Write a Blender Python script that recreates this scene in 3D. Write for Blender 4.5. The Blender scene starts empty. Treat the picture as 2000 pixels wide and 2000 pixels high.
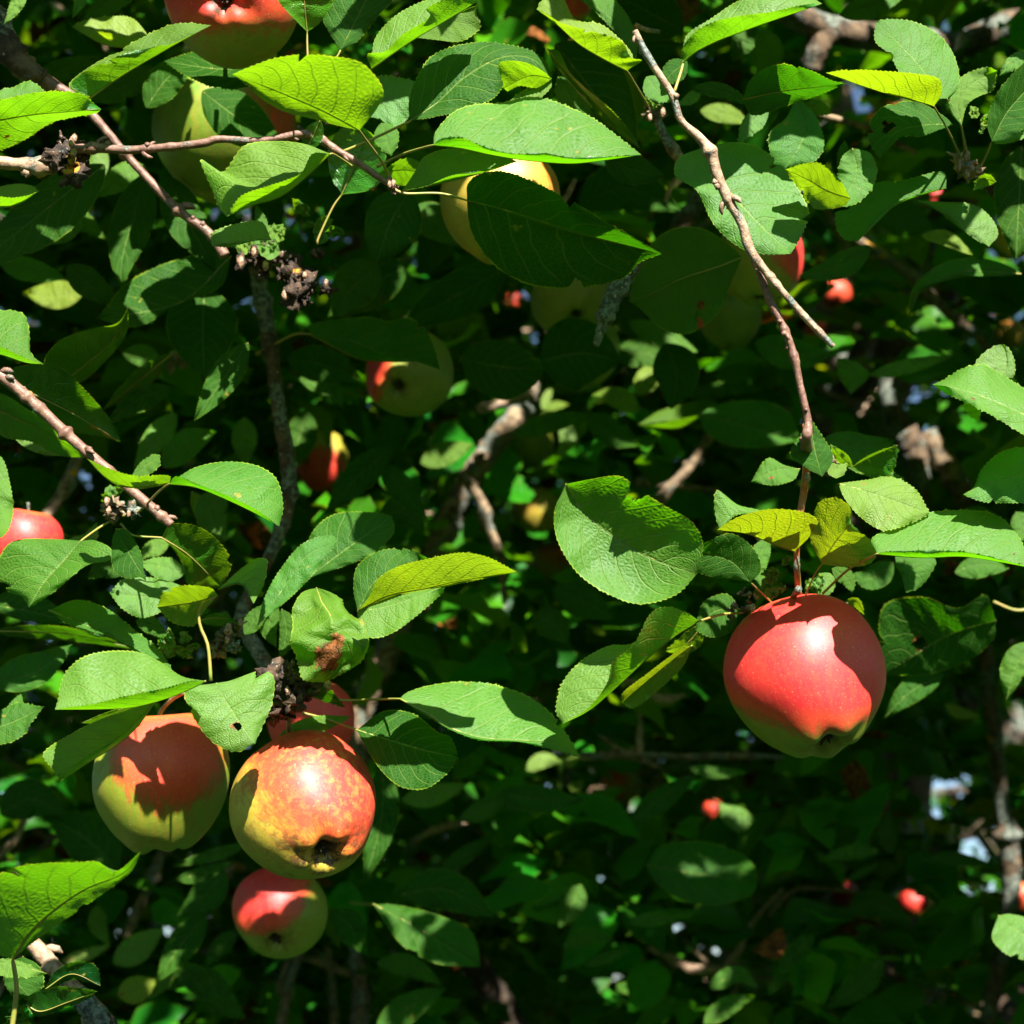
import bpy, math, random
import numpy as np
from mathutils import Vector, Matrix, noise as mnoise

random.seed(11)
rng = np.random.default_rng(11)
S = bpy.context.scene
COL = S.collection

# ------------------------------------------------------------------ camera
TANH = 0.325                      # tangent of half the field of view
PITCH = math.radians(19)
CAM = np.array([0.0, 0.0, 1.65])
RIGHT = np.array([1.0, 0.0, 0.0])
FWD = np.array([0.0, math.cos(PITCH), math.sin(PITCH)])
UPV = np.array([0.0, -math.sin(PITCH), math.cos(PITCH)])
cd = bpy.data.cameras.new('camera')
cam = bpy.data.objects.new('camera', cd)
COL.objects.link(cam)
cam.location = CAM
cam.rotation_euler = (math.pi / 2 + PITCH, 0, 0)
cd.sensor_width = 36
cd.lens = 18 / TANH
cd.clip_start = 0.02
cd.clip_end = 400
cd.dof.use_dof = True
cd.dof.focus_distance = 0.70
cd.dof.aperture_fstop = 12
S.camera = cam

# ------------------------------------------------------------------ light
sun_dir = 0.22 * RIGHT + 0.80 * UPV - 0.56 * FWD     # towards the sun
sun_dir = sun_dir / np.linalg.norm(sun_dir)
elev = math.asin(sun_dir[2])
W = bpy.data.worlds.new('World')
S.world = W
W.use_nodes = True
nt = W.node_tree
nt.nodes.clear()
sky = nt.nodes.new('ShaderNodeTexSky')
sky.sky_type = 'NISHITA'
sky.sun_disc = False
sky.dust_density = 0.0
sky.ozone_density = 2.5
sky.sun_elevation = elev
sky.sun_rotation = math.atan2(sun_dir[0], sun_dir[1])
bg = nt.nodes.new('ShaderNodeBackground')
bg.inputs['Strength'].default_value = 0.05
wo = nt.nodes.new('ShaderNodeOutputWorld')
nt.links.new(sky.outputs[0], bg.inputs[0])
nt.links.new(bg.outputs[0], wo.inputs[0])
sl = bpy.data.lights.new('sun', 'SUN')
sl.energy = 5.0
sl.angle = math.radians(0.5)
sl.color = (1.0, 0.965, 0.90)
so = bpy.data.objects.new('sun', sl)
COL.objects.link(so)
so.rotation_euler = Vector(sun_dir).to_track_quat('Z', 'Y').to_euler()
so.location = (0, 0, 8)
S.view_settings.view_transform = 'Standard'
S.view_settings.look = 'None'
S.view_settings.exposure = 1.72
S.view_settings.gamma = 1
S.view_settings.use_curve_mapping = False
S.cycles.max_bounces = 6
S.cycles.diffuse_bounces = 3
S.cycles.glossy_bounces = 2
S.cycles.transmission_bounces = 4
S.cycles.caustics_reflective = False
S.cycles.caustics_refractive = False
S.cycles.use_denoising = True


def P(px, py, z):
    """point of the place seen at a pixel of the 2000 px photograph, z metres away"""
    px = np.asarray(px, float); py = np.asarray(py, float); z = np.asarray(z, float)
    k = TANH / 1000.0
    return (CAM + ((px - 1000) * k * z)[..., None] * RIGHT
            - ((py - 1000) * k * z)[..., None] * UPV + z[..., None] * FWD)


def unproject(p):
    d = p - CAM
    z = d @ FWD
    k = TANH / 1000.0
    return 1000 + (d @ RIGHT) / z / k, 1000 - (d @ UPV) / z / k, z


# ------------------------------------------------------------------ materials
class NB:
    """small helper for node graphs"""
    def __init__(self, name):
        self.m = bpy.data.materials.new(name)
        self.m.use_nodes = True
        self.t = self.m.node_tree
        self.t.nodes.clear()
        self.out = self.t.nodes.new('ShaderNodeOutputMaterial')

    def n(self, typ, ins=None, **kw):
        nd = self.t.nodes.new('ShaderNode' + typ)
        for k, v in kw.items():
            setattr(nd, k, v)
        for k, v in (ins or {}).items():
            self.put(nd.inputs[k], v)
        return nd

    def put(self, sock, v):
        if isinstance(v, bpy.types.NodeSocket):
            self.t.links.new(v, sock)
        elif isinstance(v, tuple) and len(v) == 3 and sock.type == 'RGBA':
            sock.default_value = (*v, 1)
        else:
            sock.default_value = v

    def math(self, op, a, b=None, c=None, clamp=False):
        nd = self.n('Math', operation=op, use_clamp=clamp)
        self.put(nd.inputs[0], a)
        if b is not None: self.put(nd.inputs[1], b)
        if c is not None: self.put(nd.inputs[2], c)
        return nd.outputs[0]

    def mix(self, f, a, b, mode='MIX'):
        nd = self.n('Mix', data_type='RGBA', blend_type=mode)
        self.put(nd.inputs[0], f); self.put(nd.inputs[6], a); self.put(nd.inputs[7], b)
        return nd.outputs[2]

    def ramp(self, f, lo, hi, a=0.0, b=1.0):
        nd = self.n('MapRange', interpolation_type='SMOOTHSTEP')
        self.put(nd.inputs['Value'], f)
        self.put(nd.inputs['From Min'], lo); self.put(nd.inputs['From Max'], hi)
        self.put(nd.inputs['To Min'], a); self.put(nd.inputs['To Max'], b)
        return nd.outputs[0]

    def noise(self, vec, scale, detail=3, rough=0.55, out=0):
        nd = self.n('TexNoise', {'Scale': scale, 'Detail': detail, 'Roughness': rough})
        if vec is not None: self.put(nd.inputs['Vector'], vec)
        return nd.outputs[out]


def leaf_material(name, fine=True):
    b = NB(name)
    uv = b.n('UVMap', uv_map='leaf').outputs[0]
    sep = b.n('SeparateXYZ', {0: uv})
    u = sep.outputs[0]
    v = b.math('MULTIPLY_ADD', sep.outputs[1], 2.0, -1.0)
    a = b.math('ABSOLUTE', v)
    tint = b.n('Attribute', attribute_name='tint').outputs[1]
    ts = b.n('SeparateXYZ', {0: tint})
    yel, brn, shade_rnd = ts.outputs[0], ts.outputs[1], ts.outputs[2]
    geo = b.n('NewGeometry')
    back = geo.outputs['Backfacing']
    obj = b.n('TexCoord').outputs['Object']
    rib = b.ramp(a, 0.012, 0.045, 1, 0)
    # lateral veins running forward from the midrib, alternating a little on the two sides
    side = b.math('GREATER_THAN', v, 0.0)
    wob = b.noise(obj, 60, 1)
    pa = b.math('POWER', a, 1.25)
    f = b.math('MULTIPLY_ADD', u, 8.0, b.math('MULTIPLY', pa, -2.3))
    f = b.math('ADD', f, b.math('MULTIPLY', side, 0.45))
    f = b.math('ADD', f, b.math('MULTIPLY', wob, 0.8))
    fr = b.math('ABSOLUTE', b.math('SUBTRACT', b.math('FRACT', f), 0.5))
    lat = b.ramp(fr, 0.42, 0.497, 0, 1)
    lat = b.math('MULTIPLY', lat, b.ramp(a, 0.75, 1.0, 1, 0.25))
    veins = b.math('MAXIMUM', rib, b.math('MULTIPLY', lat, 0.8))
    n1 = b.noise(obj, 45, 3)
    if fine:
        uvs = b.n('Mapping', {'Vector': uv, 'Scale': (34, 26, 1)}).outputs[0]
        uvd = b.n('VectorMath', {0: uvs, 1: b.n('VectorMath', {0: b.noise(obj, 160, 2, out=1), 1: (1.3, 1.3, 0)}, operation='MULTIPLY').outputs[0]}, operation='ADD').outputs[0]
        vo = b.n('TexVoronoi', {'Vector': uvd, 'Scale': 1.0}, feature='DISTANCE_TO_EDGE', voronoi_dimensions='2D').outputs['Distance']
        net = b.ramp(vo, 0.0, 0.11, 1, 0)
        cell = b.ramp(vo, 0.0, 0.5, 0, 1)
        vo2 = b.n('TexVoronoi', {'Vector': uvd, 'Scale': 2.6}, feature='DISTANCE_TO_EDGE', voronoi_dimensions='2D').outputs['Distance']
        net2 = b.ramp(vo2, 0.0, 0.12, 1, 0)
        allv = b.math('MAXIMUM', veins, b.math('MULTIPLY', net, 0.42))
        allv = b.math('MAXIMUM', allv, b.math('MULTIPLY', net2, 0.16))
    else:
        allv = b.math('MULTIPLY', veins, 0.7)
    edge = b.math('MULTIPLY', b.ramp(a, 0.965, 0.995, 0, 1), b.ramp(b.noise(obj, 120, 2), 0.35, 0.6, 0.15, 1))
    # upper side
    top = b.mix(b.ramp(n1, 0.3, 0.7), (0.002, 0.115, 0.007), (0.012, 0.185, 0.010))
    top = b.mix(b.ramp(shade_rnd, 0.2, 1.0), top, (0.0006, 0.042, 0.007))  # high values darken the leaf colour, standing in for shade
    top = b.mix(yel, top, (0.075, 0.27, 0.003))
    top = b.mix(b.math('MULTIPLY', allv, b.math('MULTIPLY_ADD', shade_rnd, -0.4, 0.5)), top, (0.035, 0.25, 0.020))
    und = b.mix(b.ramp(n1, 0.3, 0.7), (0.016, 0.15, 0.003), (0.035, 0.19, 0.004))
    und = b.mix(yel, und, (0.24, 0.31, 0.012))
    und = b.mix(b.ramp(shade_rnd, 0.3, 1.0, 0, .85), und, (0.005, 0.045, 0.002))
    und = b.mix(b.math('MULTIPLY', allv, 0.6), und, (0.20, 0.30, 0.06))
    col = b.mix(back, top, und)
    col = b.mix(b.math('MULTIPLY', edge, 0.7), col, (0.30, 0.42, 0.02))
    # brown damage, rust and specks
    n2 = b.noise(obj, 210, 3, 0.6)
    spots = b.ramp(b.noise(obj, 130, 2), 0.71, 0.75, 0, 0.8)
    brown_f = b.ramp(b.math('ADD', brn, b.math('MULTIPLY', b.math('SUBTRACT', n2, 0.5), 0.9)), 0.42, 0.62, 0, 1)
    brown_f = b.math('MULTIPLY', brown_f, b.ramp(brn, 0.02, 0.15, 0, 1))
    bcol = b.mix(b.ramp(n2, 0.35, 0.6), (0.05, 0.018, 0.006), (0.36, 0.13, 0.03))
    col = b.mix(spots, col, (0.30, 0.26, 0.03))
    col = b.mix(brown_f, col, bcol)
    tr = b.mix(b.ramp(n1, 0.3, 0.7), (0.07, 0.55, 0.001), (0.14, 0.66, 0.002))
    tr = b.mix(yel, tr, (0.58, 0.66, 0.008))
    tr = b.mix(b.ramp(shade_rnd, 0.3, 1.0, 0, .85), tr, (0.03, 0.16, 0.001))
    tr = b.mix(b.math('MULTIPLY', allv, 0.55), tr, (0.10, 0.20, 0.008))
    tr = b.mix(b.math('MULTIPLY', edge, 0.8), tr, (0.65, 0.75, 0.03))
    tr = b.mix(brown_f, tr, (0.08, 0.02, 0.002))
    rough = b.math('ADD', b.ramp(b.noise(obj, 90, 2), 0.3, 0.7, 0.30, 0.44), b.math('MULTIPLY', back, 0.28))
    if fine:
        h = b.math('MULTIPLY', cell, 0.42)
        h = b.math('ADD', h, b.math('MULTIPLY', b.math('SUBTRACT', 1.0, lat), 0.8))
        h = b.math('ADD', h, b.math('MULTIPLY', b.math('SUBTRACT', 1.0, rib), 0.5))
        h = b.math('ADD', h, b.math('MULTIPLY', b.noise(obj, 420, 2), 0.35))
        sgn = b.math('MULTIPLY_ADD', back, -2.0, 1.0)
        bump = b.n('Bump', {'Strength': 0.5, 'Distance': 0.0008, 'Height': b.math('MULTIPLY', h, sgn)}).outputs[0]
    else:
        bump = b.n('Bump', {'Strength': 0.4, 'Distance': 0.0012, 'Height': b.math('SUBTRACT', 1.0, veins)}).outputs[0]
    pr = b.n('BsdfPrincipled', {'Base Color': col, 'Roughness': rough, 'Specular IOR Level': b.math('MULTIPLY_ADD', back, -0.3, b.math('MULTIPLY_ADD', shade_rnd, -0.95, 1.25)) if fine else 0.12, 'Normal': bump})
    tl = b.n('BsdfTranslucent', {'Color': tr, 'Normal': bump})
    ms = b.n('MixShader', {0: 0.42 if fine else 0.34, 1: pr.outputs[0], 2: tl.outputs[0]})
    b.t.links.new(ms.outputs[0], b.out.inputs[0])
    return b.m


def bark_material(name, c1, c2, lichen, rough_bump, scale=120.0, gloss=0.75, red=None):
    b = NB(name)
    obj = b.n('TexCoord').outputs['Object']
    n1 = b.noise(obj, scale, 5, 0.65)
    n2 = b.noise(obj, scale * 0.3, 3)
    n3 = b.noise(obj, scale * 3.5, 3, 0.7)
    col = b.mix(b.ramp(n1, 0.35, 0.65), c1, c2)
    if red is not None:
        col = b.mix(b.ramp(n2, 0.4, 0.62), col, red)
    lf = b.ramp(b.math('ADD', n2, b.math('MULTIPLY', n3, 0.35)), 0.82 - lichen * 0.3, 0.86 - lichen * 0.3, 0, 1)
    lcol = b.mix(b.ramp(n3, 0.4, 0.6), (0.05, 0.060, 0.042), (0.20, 0.225, 0.18))
    col = b.mix(lf, col, lcol)
    # small pale lenticels and a touch of orange lichen
    vo = b.n('TexVoronoi', {'Vector': obj, 'Scale': scale * 2.2}).outputs['Distance']
    col = b.mix(b.ramp(vo, 0.10, 0.17, 0.75, 0), col, (0.55, 0.42, 0.28))
    ol = b.ramp(b.noise(obj, scale * 0.22, 2), 0.70, 0.73, 0, 1)
    col = b.mix(ol, col, (0.52, 0.26, 0.02))
    h = b.math('ADD', n1, b.math('ADD', b.math('MULTIPLY', n3, 0.5), b.math('MULTIPLY', lf, 0.5)))
    bump = b.n('Bump', {'Strength': 0.8, 'Distance': rough_bump, 'Height': h}).outputs[0]
    pr = b.n('BsdfPrincipled', {'Base Color': col, 'Roughness': gloss, 'Normal': bump})
    b.t.links.new(pr.outputs[0], b.out.inputs[0])
    return b.m


def apple_material(name='apple_skin'):
    b = NB(name)
    at = b.n('Attribute', attribute_name='skin').outputs[1]
    s = b.n('SeparateXYZ', {0: at})
    blush, yellow, russet = s.outputs
    at2 = b.n('Attribute', attribute_name='polar').outputs[1]
    obj = b.n('TexCoord').outputs['Object']
    st = b.n('Mapping', {'Vector': at2, 'Scale': (26, 26, 2.2)}).outputs[0]
    streak = b.noise(st, 1.0, 4, 0.6)
    n1 = b.noise(obj, 70, 4, 0.6)
    n2 = b.noise(obj, 330, 3, 0.7)
    ground = b.mix(b.ramp(n1, 0.3, 0.7), (0.105, 0.22, 0.006), (0.20, 0.30, 0.010))
    ground = b.mix(yellow, ground, b.mix(n1, (0.55, 0.34, 0.03), (0.66, 0.46, 0.06)))
    t = b.math('ADD', blush, b.math('MULTIPLY', b.math('SUBTRACT', streak, 0.5), 0.85))
    t = b.math('ADD', t, b.math('MULTIPLY', b.math('SUBTRACT', n1, 0.5), 0.4))
    t = b.math('ADD', t, b.math('MULTIPLY', b.math('SUBTRACT', n2, 0.5), 0.18))
    c = b.mix(b.ramp(t, 0.15, 0.45), ground, b.mix(yellow, (0.36, 0.10, 0.012), (0.68, 0.20, 0.02)))
    c = b.mix(b.ramp(t, 0.36, 0.70), c, (0.80, 0.055, 0.020))
    c = b.mix(b.ramp(t, 0.78, 1.12), c, (0.80, 0.020, 0.026))
    pol = b.n('SeparateXYZ', {0: at2}).outputs[2]
    rim = b.ramp(b.math('ADD', pol, b.math('MULTIPLY', b.math('SUBTRACT', n1, 0.5), 0.12)), 0.10, 0.26, 0.75, 0)
    c = b.mix(rim, c, (0.62, 0.20, 0.012))
    mot = b.ramp(b.noise(obj, 260, 4, 0.75), 0.44, 0.68, 0, 0.35)
    c = b.mix(b.math('MULTIPLY', mot, yellow), c, (0.78, 0.40, 0.05))
    vo = b.n('TexVoronoi', {'Vector': obj, 'Scale': 230.0, 'Randomness': 1.0}).outputs['Distance']
    c = b.mix(b.ramp(vo, 0.05, 0.11, 0.38, 0), c, (0.75, 0.50, 0.22))
    vd = b.n('TexVoronoi', {'Vector': obj, 'Scale': 620.0, 'Randomness': 1.0}).outputs['Distance']
    c = b.mix(b.ramp(vd, 0.12, 0.30, 0.16, 0), c, (0.80, 0.45, 0.18))
    rf = b.math('MULTIPLY', russet, b.ramp(b.math('ADD', n1, b.math('MULTIPLY', n2, 0.6)), 0.78, 0.95, 0, 1))
    c = b.mix(rf, c, (0.055, 0.032, 0.010))
    ol = b.ramp(b.noise(obj, 95, 2), 0.76, 0.79, 0, 0.6)
    c = b.mix(ol, c, (0.10, 0.055, 0.012))
    gl = b.ramp(streak, 0.35, 0.75)
    c = b.mix(b.math('MULTIPLY', gl, 0.20), c, (0.64, 0.14, 0.03))
    bump = b.n('Bump', {'Strength': 0.18, 'Distance': 0.0006, 'Height': b.math('ADD', n2, b.math('MULTIPLY', rf, 0.4))}).outputs[0]
    pr = b.n('BsdfPrincipled', {'Base Color': c, 'Roughness': b.ramp(n1, 0.3, 0.7, 0.46, 0.58), 'Normal': bump,
                                'Specular IOR Level': 0.5, 'Coat Weight': 0.55, 'Coat Roughness': 0.62,
                                'Subsurface Weight': 0.06, 'Subsurface Scale': 0.004, 'Subsurface Radius': (1.0, 0.35, 0.12)})
    b.t.links.new(pr.outputs[0], b.out.inputs[0])
    return b.m


def plain_material(name, c1, c2, scale, rough=0.8, bump=0.0006):
    b = NB(name)
    obj = b.n('TexCoord').outputs['Object']
    n1 = b.noise(obj, scale, 4, 0.6)
    col = b.mix(b.ramp(n1, 0.35, 0.65), c1, c2)
    bm = b.n('Bump', {'Strength': 0.7, 'Distance': bump, 'Height': n1}).outputs[0]
    pr = b.n('BsdfPrincipled', {'Base Color': col, 'Roughness': rough, 'Normal': bm})
    b.t.links.new(pr.outputs[0], b.out.inputs[0])
    return b.m


M_LEAF = leaf_material('apple_leaf', True)
M_MASS = leaf_material('far_leaf', False)
M_SHOOT = bark_material('young_shoot_bark', (0.13, 0.062, 0.040), (0.25, 0.135, 0.090), 0.0, 0.0005, 260, 0.5)
M_TAN = bark_material('tan_twig_bark', (0.22, 0.13, 0.075), (0.46, 0.31, 0.19), 0.25, 0.0010, 240, 0.6)
M_RED = bark_material('red_shoot_bark', (0.30, 0.075, 0.030), (0.42, 0.14, 0.06), 0.0, 0.0003, 260, 0.42)
M_WOOD = bark_material('old_twig_bark', (0.070, 0.045, 0.026), (0.32, 0.22, 0.12), 0.35, 0.0016, 150, 0.85)
M_LICHEN = bark_material('lichen_bark', (0.040, 0.026, 0.016), (0.17, 0.11, 0.06), 0.55, 0.0035, 90, 0.9)
M_DARK = bark_material('dark_spur_bark', (0.016, 0.010, 0.007), (0.10, 0.055, 0.030), 0.0, 0.0022, 200, 0.85)
M_TRUNK = bark_material('trunk_bark', (0.030, 0.020, 0.013), (0.14, 0.09, 0.055), 0.35, 0.008, 26, 0.92)
M_APPLE = apple_material()
M_CALYX = plain_material('calyx_brown', (0.010, 0.008, 0.004), (0.075, 0.050, 0.022), 600)
M_PETIOLE = plain_material('petiole_green', (0.22, 0.25, 0.035), (0.36, 0.26, 0.07), 90, 0.5, 0.0002)
M_BUD = plain_material('bud_scale', (0.16, 0.07, 0.035), (0.42, 0.26, 0.17), 700, 0.6)


# ------------------------------------------------------------------ geometry helpers
def mesh_obj(name, V, F, mats, parent=None, uvs=None, tint=None, fmat=None, smooth=True):
    me = bpy.data.meshes.new(name)
    me.from_pydata([tuple(p) for p in V], [], [tuple(f) for f in F])
    for m in (mats if isinstance(mats, (list, tuple)) else [mats]):
        me.materials.append(m)
    if uvs is not None:
        lay = me.uv_layers.new(name='leaf')
        vi = np.empty(len(me.loops), int)
        me.loops.foreach_get('vertex_index', vi)
        lay.data.foreach_set('uv', np.asarray(uvs, np.float32)[vi].ravel())
    if tint is not None:
        at = me.attributes.new('tint', 'FLOAT_VECTOR', 'POINT')
        at.data.foreach_set('vector', np.asarray(tint, np.float32).ravel())
    if fmat is not None:
        me.polygons.foreach_set('material_index', np.asarray(fmat, np.int32))
    if smooth:
        me.polygons.foreach_set('use_smooth', np.ones(len(me.polygons), bool))
    o = bpy.data.objects.new(name, me)
    COL.objects.link(o)
    if parent is not None:
        attach(o, parent)
    return o


def attach(o, parent):
    o.parent = parent
    root = parent
    while root.parent: root = root.parent
    if parent.type == 'EMPTY':
        o.location = -Vector(parent.location) if o.location.length == 0 else o.location - parent.location


def empty(name, loc, label=None, cat=None, group=None):
    o = bpy.data.objects.new(name, None)
    o.empty_display_size = 0.05
    o.location = loc
    COL.objects.link(o)
    if label: o['label'] = label
    if cat: o['category'] = cat
    if group: o['group'] = group
    return o


def catmull(pts, n):
    """n points along a Catmull-Rom curve through pts, spaced by length"""
    p = np.asarray(pts, float)
    if len(p) == 2:
        t = np.linspace(0, 1, n)[:, None]
        return p[0] * (1 - t) + p[1] * t
    q = np.vstack([2 * p[0] - p[1], p, 2 * p[-1] - p[-2]])
    out = []
    for i in range(1, len(q) - 2):
        t = np.linspace(0, 1, 14, endpoint=False)[:, None]
        a, b_, c, d = q[i - 1], q[i], q[i + 1], q[i + 2]
        out.append(0.5 * ((2 * b_) + (-a + c) * t + (2 * a - 5 * b_ + 4 * c - d) * t * t + (-a + 3 * b_ - 3 * c + d) * t ** 3))
    out.append(p[-1:])
    c = np.vstack(out)
    L = np.r_[0, np.cumsum(np.linalg.norm(np.diff(c[:, :2] if c.shape[1] == 2 else c, axis=0), axis=1))]
    s = np.linspace(0, L[-1], n)
    return np.stack([np.interp(s, L, c[:, k]) for k in range(c.shape[1])], 1)


def tube(path, rad, nseg=8, jitter=0.0, seed=0.0, cap=True, freq=1.0):
    """vertices and faces of a tube along a 3-D path"""
    path = np.asarray(path, float); n = len(path)
    rad = np.broadcast_to(np.asarray(rad, float), (n,)).copy()
    tan = np.gradient(path, axis=0)
    tan /= np.linalg.norm(tan, axis=1)[:, None] + 1e-12
    ref = np.array([0.3, 0.9, 0.31]); ref = ref - tan[0] * (ref @ tan[0]); ref /= np.linalg.norm(ref)
    V = []
    for i in range(n):
        ref = ref - tan[i] * (ref @ tan[i]); ref /= np.linalg.norm(ref)
        bi = np.cross(tan[i], ref)
        for j in range(nseg):
            a = 2 * math.pi * j / nseg
            r = rad[i]
            if jitter:
                d = ref * math.cos(a) + bi * math.sin(a)
                q = path[i] + d * r
                s = freq / max(rad.mean(), 1e-4)
                r *= 1 + jitter * (mnoise.noise(Vector(q * s * 0.9) + Vector((seed, 0, 0))) + 0.6 * mnoise.noise(Vector(q * s * 2.3)))
            V.append(path[i] + (ref * math.cos(a) + bi * math.sin(a)) * r)
    F = []
    for i in range(n - 1):
        for j in range(nseg):
            k = (j + 1) % nseg
            F.append((i * nseg + j, i * nseg + k, (i + 1) * nseg + k, (i + 1) * nseg + j))
    if cap:
        V.append(path[0]); V.append(path[-1])
        c0, c1 = len(V) - 2, len(V) - 1
        for j in range(nseg):
            k = (j + 1) % nseg
            F.append((c0, k, j)); F.append((c1, (n - 1) * nseg + j, (n - 1) * nseg + k))
    return V, F


def merge(parts):
    V, F = [], []
    for v, f in parts:
        o = len(V)
        V += list(v); F += [tuple(i + o for i in q) for q in f]
    return V, F


def blob(c, r, seed, amp=0.35, squash=(1, 1, 1), nu=10, nv=7):
    V = []; F = []
    for i in range(nv + 1):
        ph = math.pi * i / nv
        for j in range(nu):
            th = 2 * math.pi * j / nu
            d = Vector((math.sin(ph) * math.cos(th), math.sin(ph) * math.sin(th), math.cos(ph)))
            k = r * (1 + amp * mnoise.noise(d * 2.1 + Vector((seed, seed * .7, 0))) * 2)
            V.append(np.array(c) + np.array([d.x * k * squash[0], d.y * k * squash[1], d.z * k * squash[2]]))
    for i in range(nv):
        for j in range(nu):
            k = (j + 1) % nu
            F.append((i * nu + j, (i + 1) * nu + j, (i + 1) * nu + k, i * nu + k))
    return V, F
# ------------------------------------------------------------------ ground
gv = [(-120, -120, 0), (120, -120, 0), (120, 160, 0), (-120, 160, 0)]
M_GROUND = plain_material('orchard_grass', (0.014, 0.022, 0.008), (0.026, 0.042, 0.012), 3.0, 0.95, 0.01)
g = mesh_obj('ground', gv, [(0, 1, 2, 3)], M_GROUND, smooth=False)
g['kind'] = 'structure'

# ------------------------------------------------------------------ the tree: trunk, boughs and twigs
def ground_under(px, z):
    p = P(px, 1000, z)
    return np.array([p[0], p[1], 0.0])

TRUNK_AT = ground_under(1640, 3.1)
tree = empty('apple_tree', TRUNK_AT, 'large old apple tree laden with red and green apples in front', 'tree')

tp = catmull([TRUNK_AT + d for d in ((0, 0, -0.1), (0.02, 0, 0.6), (-0.03, 0, 1.3), (0.02, 0.02, 2.0), (0.06, 0.05, 2.8), (0.0, 0.1, 4.2))], 60)
tr_ = np.interp(np.linspace(0, 1, 60), [0, 0.08, 0.3, 0.7, 1], [0.21, 0.155, 0.125, 0.10, 0.06])
v, f = tube(tp, tr_, 20, 0.13, 3.0, freq=1.3)
mesh_obj('trunk', v, f, M_TRUNK, tree)

def px_path(pts, z):
    out = []
    for q in pts:
        out.append(P(q[0], q[1], q[2] if len(q) > 2 else z))
    return np.array(out)

KEEP = []        # (px, py, radius, z, probability): foliage nearer than z mostly keeps clear of these
TWIGS = []       # (object, polyline in px)

def branch(name, pts, w, z, mat, jitter=0.10, nseg=9, nodes=0, link=None, label=None, keep=0.75, freq=1.0, buds=0, step=7.0):
    """w: width in px at the ends or along the way"""
    path3 = px_path(pts, z)
    if link is not None:
        path3 = np.vstack([np.array(link), path3])
    L = np.linalg.norm(np.diff(path3, axis=0), axis=1).sum()
    pxs = z * TANH / 1000
    n = max(8, int(L / (step * pxs)))
    n = min(n, 150)
    c = catmull(path3, n)
    ww = np.interp(np.linspace(0, 1, n), np.linspace(0, 1, len(np.atleast_1d(w))), np.atleast_1d(w)) * pxs * 0.5
    rs = np.random.default_rng(int(abs(pts[0][0] * 7 + pts[0][1] * 13)) + 5)
    for _ in range(nodes):
        k = rs.integers(2, n - 2)
        s = np.exp(-((np.arange(n) - k) / 1.6) ** 2)
        ww = ww * (1 + rs.uniform(0.15, 0.4) * s)
    v, f = tube(c, ww, nseg, jitter, pts[0][0] * 0.01, freq=freq)
    parts = [(v, f)]
    for _ in range(buds):
        k = rs.integers(2, n - 2)
        d = rs.normal(size=3); t = c[k + 1] - c[k - 1]; t /= np.linalg.norm(t)
        d -= t * (d @ t); d /= np.linalg.norm(d)
        r = ww[k] * rs.uniform(0.45, 0.75)
        if rs.uniform() < .5:
            parts.append(blob(c[k] + d * ww[k] * 1.0 + t * r * .4, r, rs.uniform(0, 9), 0.25, nu=7, nv=5))
        else:
            q = c[k] + d * ww[k] * .6
            l_ = ww[k] * rs.uniform(1.0, 2.2)
            parts.append(tube(np.array([q, q + d * l_ * .4 + t * l_ * .2, q + d * l_ * .7 + t * l_ * .6, q + d * l_ * .8 + t * l_]), np.array([.55, .5, .45, .12]) * ww[k], 7, .2, k, freq=1.5))
    v, f = merge(parts)
    o = mesh_obj(name, v, f, mat, tree)
    if label: o['label'] = label
    TWIGS.append((o, catmull([q[:2] for q in pts], 24), z))
    for q in catmull([q[:2] for q in pts], max(3, int(L / pxs / 45))):
        KEEP.append((q[0], q[1], float(np.max(w)) * 0.5 + 20, z, max(keep, .96)))
    return o

def trunk_pt(h, off=(0, 0)):
    return (TRUNK_AT[0] + off[0], TRUNK_AT[1] + off[1], h)

# boughs that can be seen in the shade, each running back to the trunk
branch('bough', [(1975, 160, 1.75), (1850, 92, 1.55), (1700, 72, 1.45), (1600, 52, 1.42), (1530, 10, 1.4), (1440, -80, 1.35)], [70, 66, 60, 62, 58, 50], 1.48, M_LICHEN, 0.22, 14, link=trunk_pt(2.9), label='thick bough with grey lichen', freq=2.0, nodes=5)
branch('branch', [(1615, 60), (1597, 95), (1582, 140)], [50, 52, 36], 1.42, M_LICHEN, 0.25, 12, freq=2.0, label='short lichen covered side branch')
branch('bough', [(1040, 755, 1.6), (1010, 810), (955, 880), (905, 955), (862, 1050), (806, 1165), (745, 1300), (705, 1400), (700, 1520), (725, 1640)], [30, 40, 46, 44, 42, 48, 44, 44, 40], 1.5, M_WOOD, 0.24, 14, nodes=9, freq=2.2, buds=10)
branch('bough', [(500, 520), (515, 600), (530, 690), (545, 800), (562, 905), (562, 985), (530, 1080), (495, 1150), (475, 1215), (540, 1330)], [30, 32, 26, 28, 32, 28, 24, 26, 30, 30], 0.98, M_LICHEN, 0.18, 12, nodes=7, freq=1.6, keep=0.9, label='upright mossy grey limb')
branch('bough', [(1050, 2160, 2.5), (1000, 2010, 2.4), (930, 1890, 2.3), (890, 1800, 2.3), (870, 1700, 2.35)], [120, 110, 80, 40], 2.35, M_TRUNK, 0.2, 14, link=trunk_pt(0.9), label='thick brown limb rising low down', freq=1.6)
branch('branch', [(900, 930), (938, 975), (955, 1030), (978, 1095), (985, 1180)], [16, 19, 20, 15, 8], 1.45, M_WOOD, 0.2, 9, nodes=4, buds=5)
branch('branch', [(930, 800), (975, 790), (1035, 765)], [14, 22, 24], 1.45, M_TAN, 0.15, 8, nodes=2)
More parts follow.
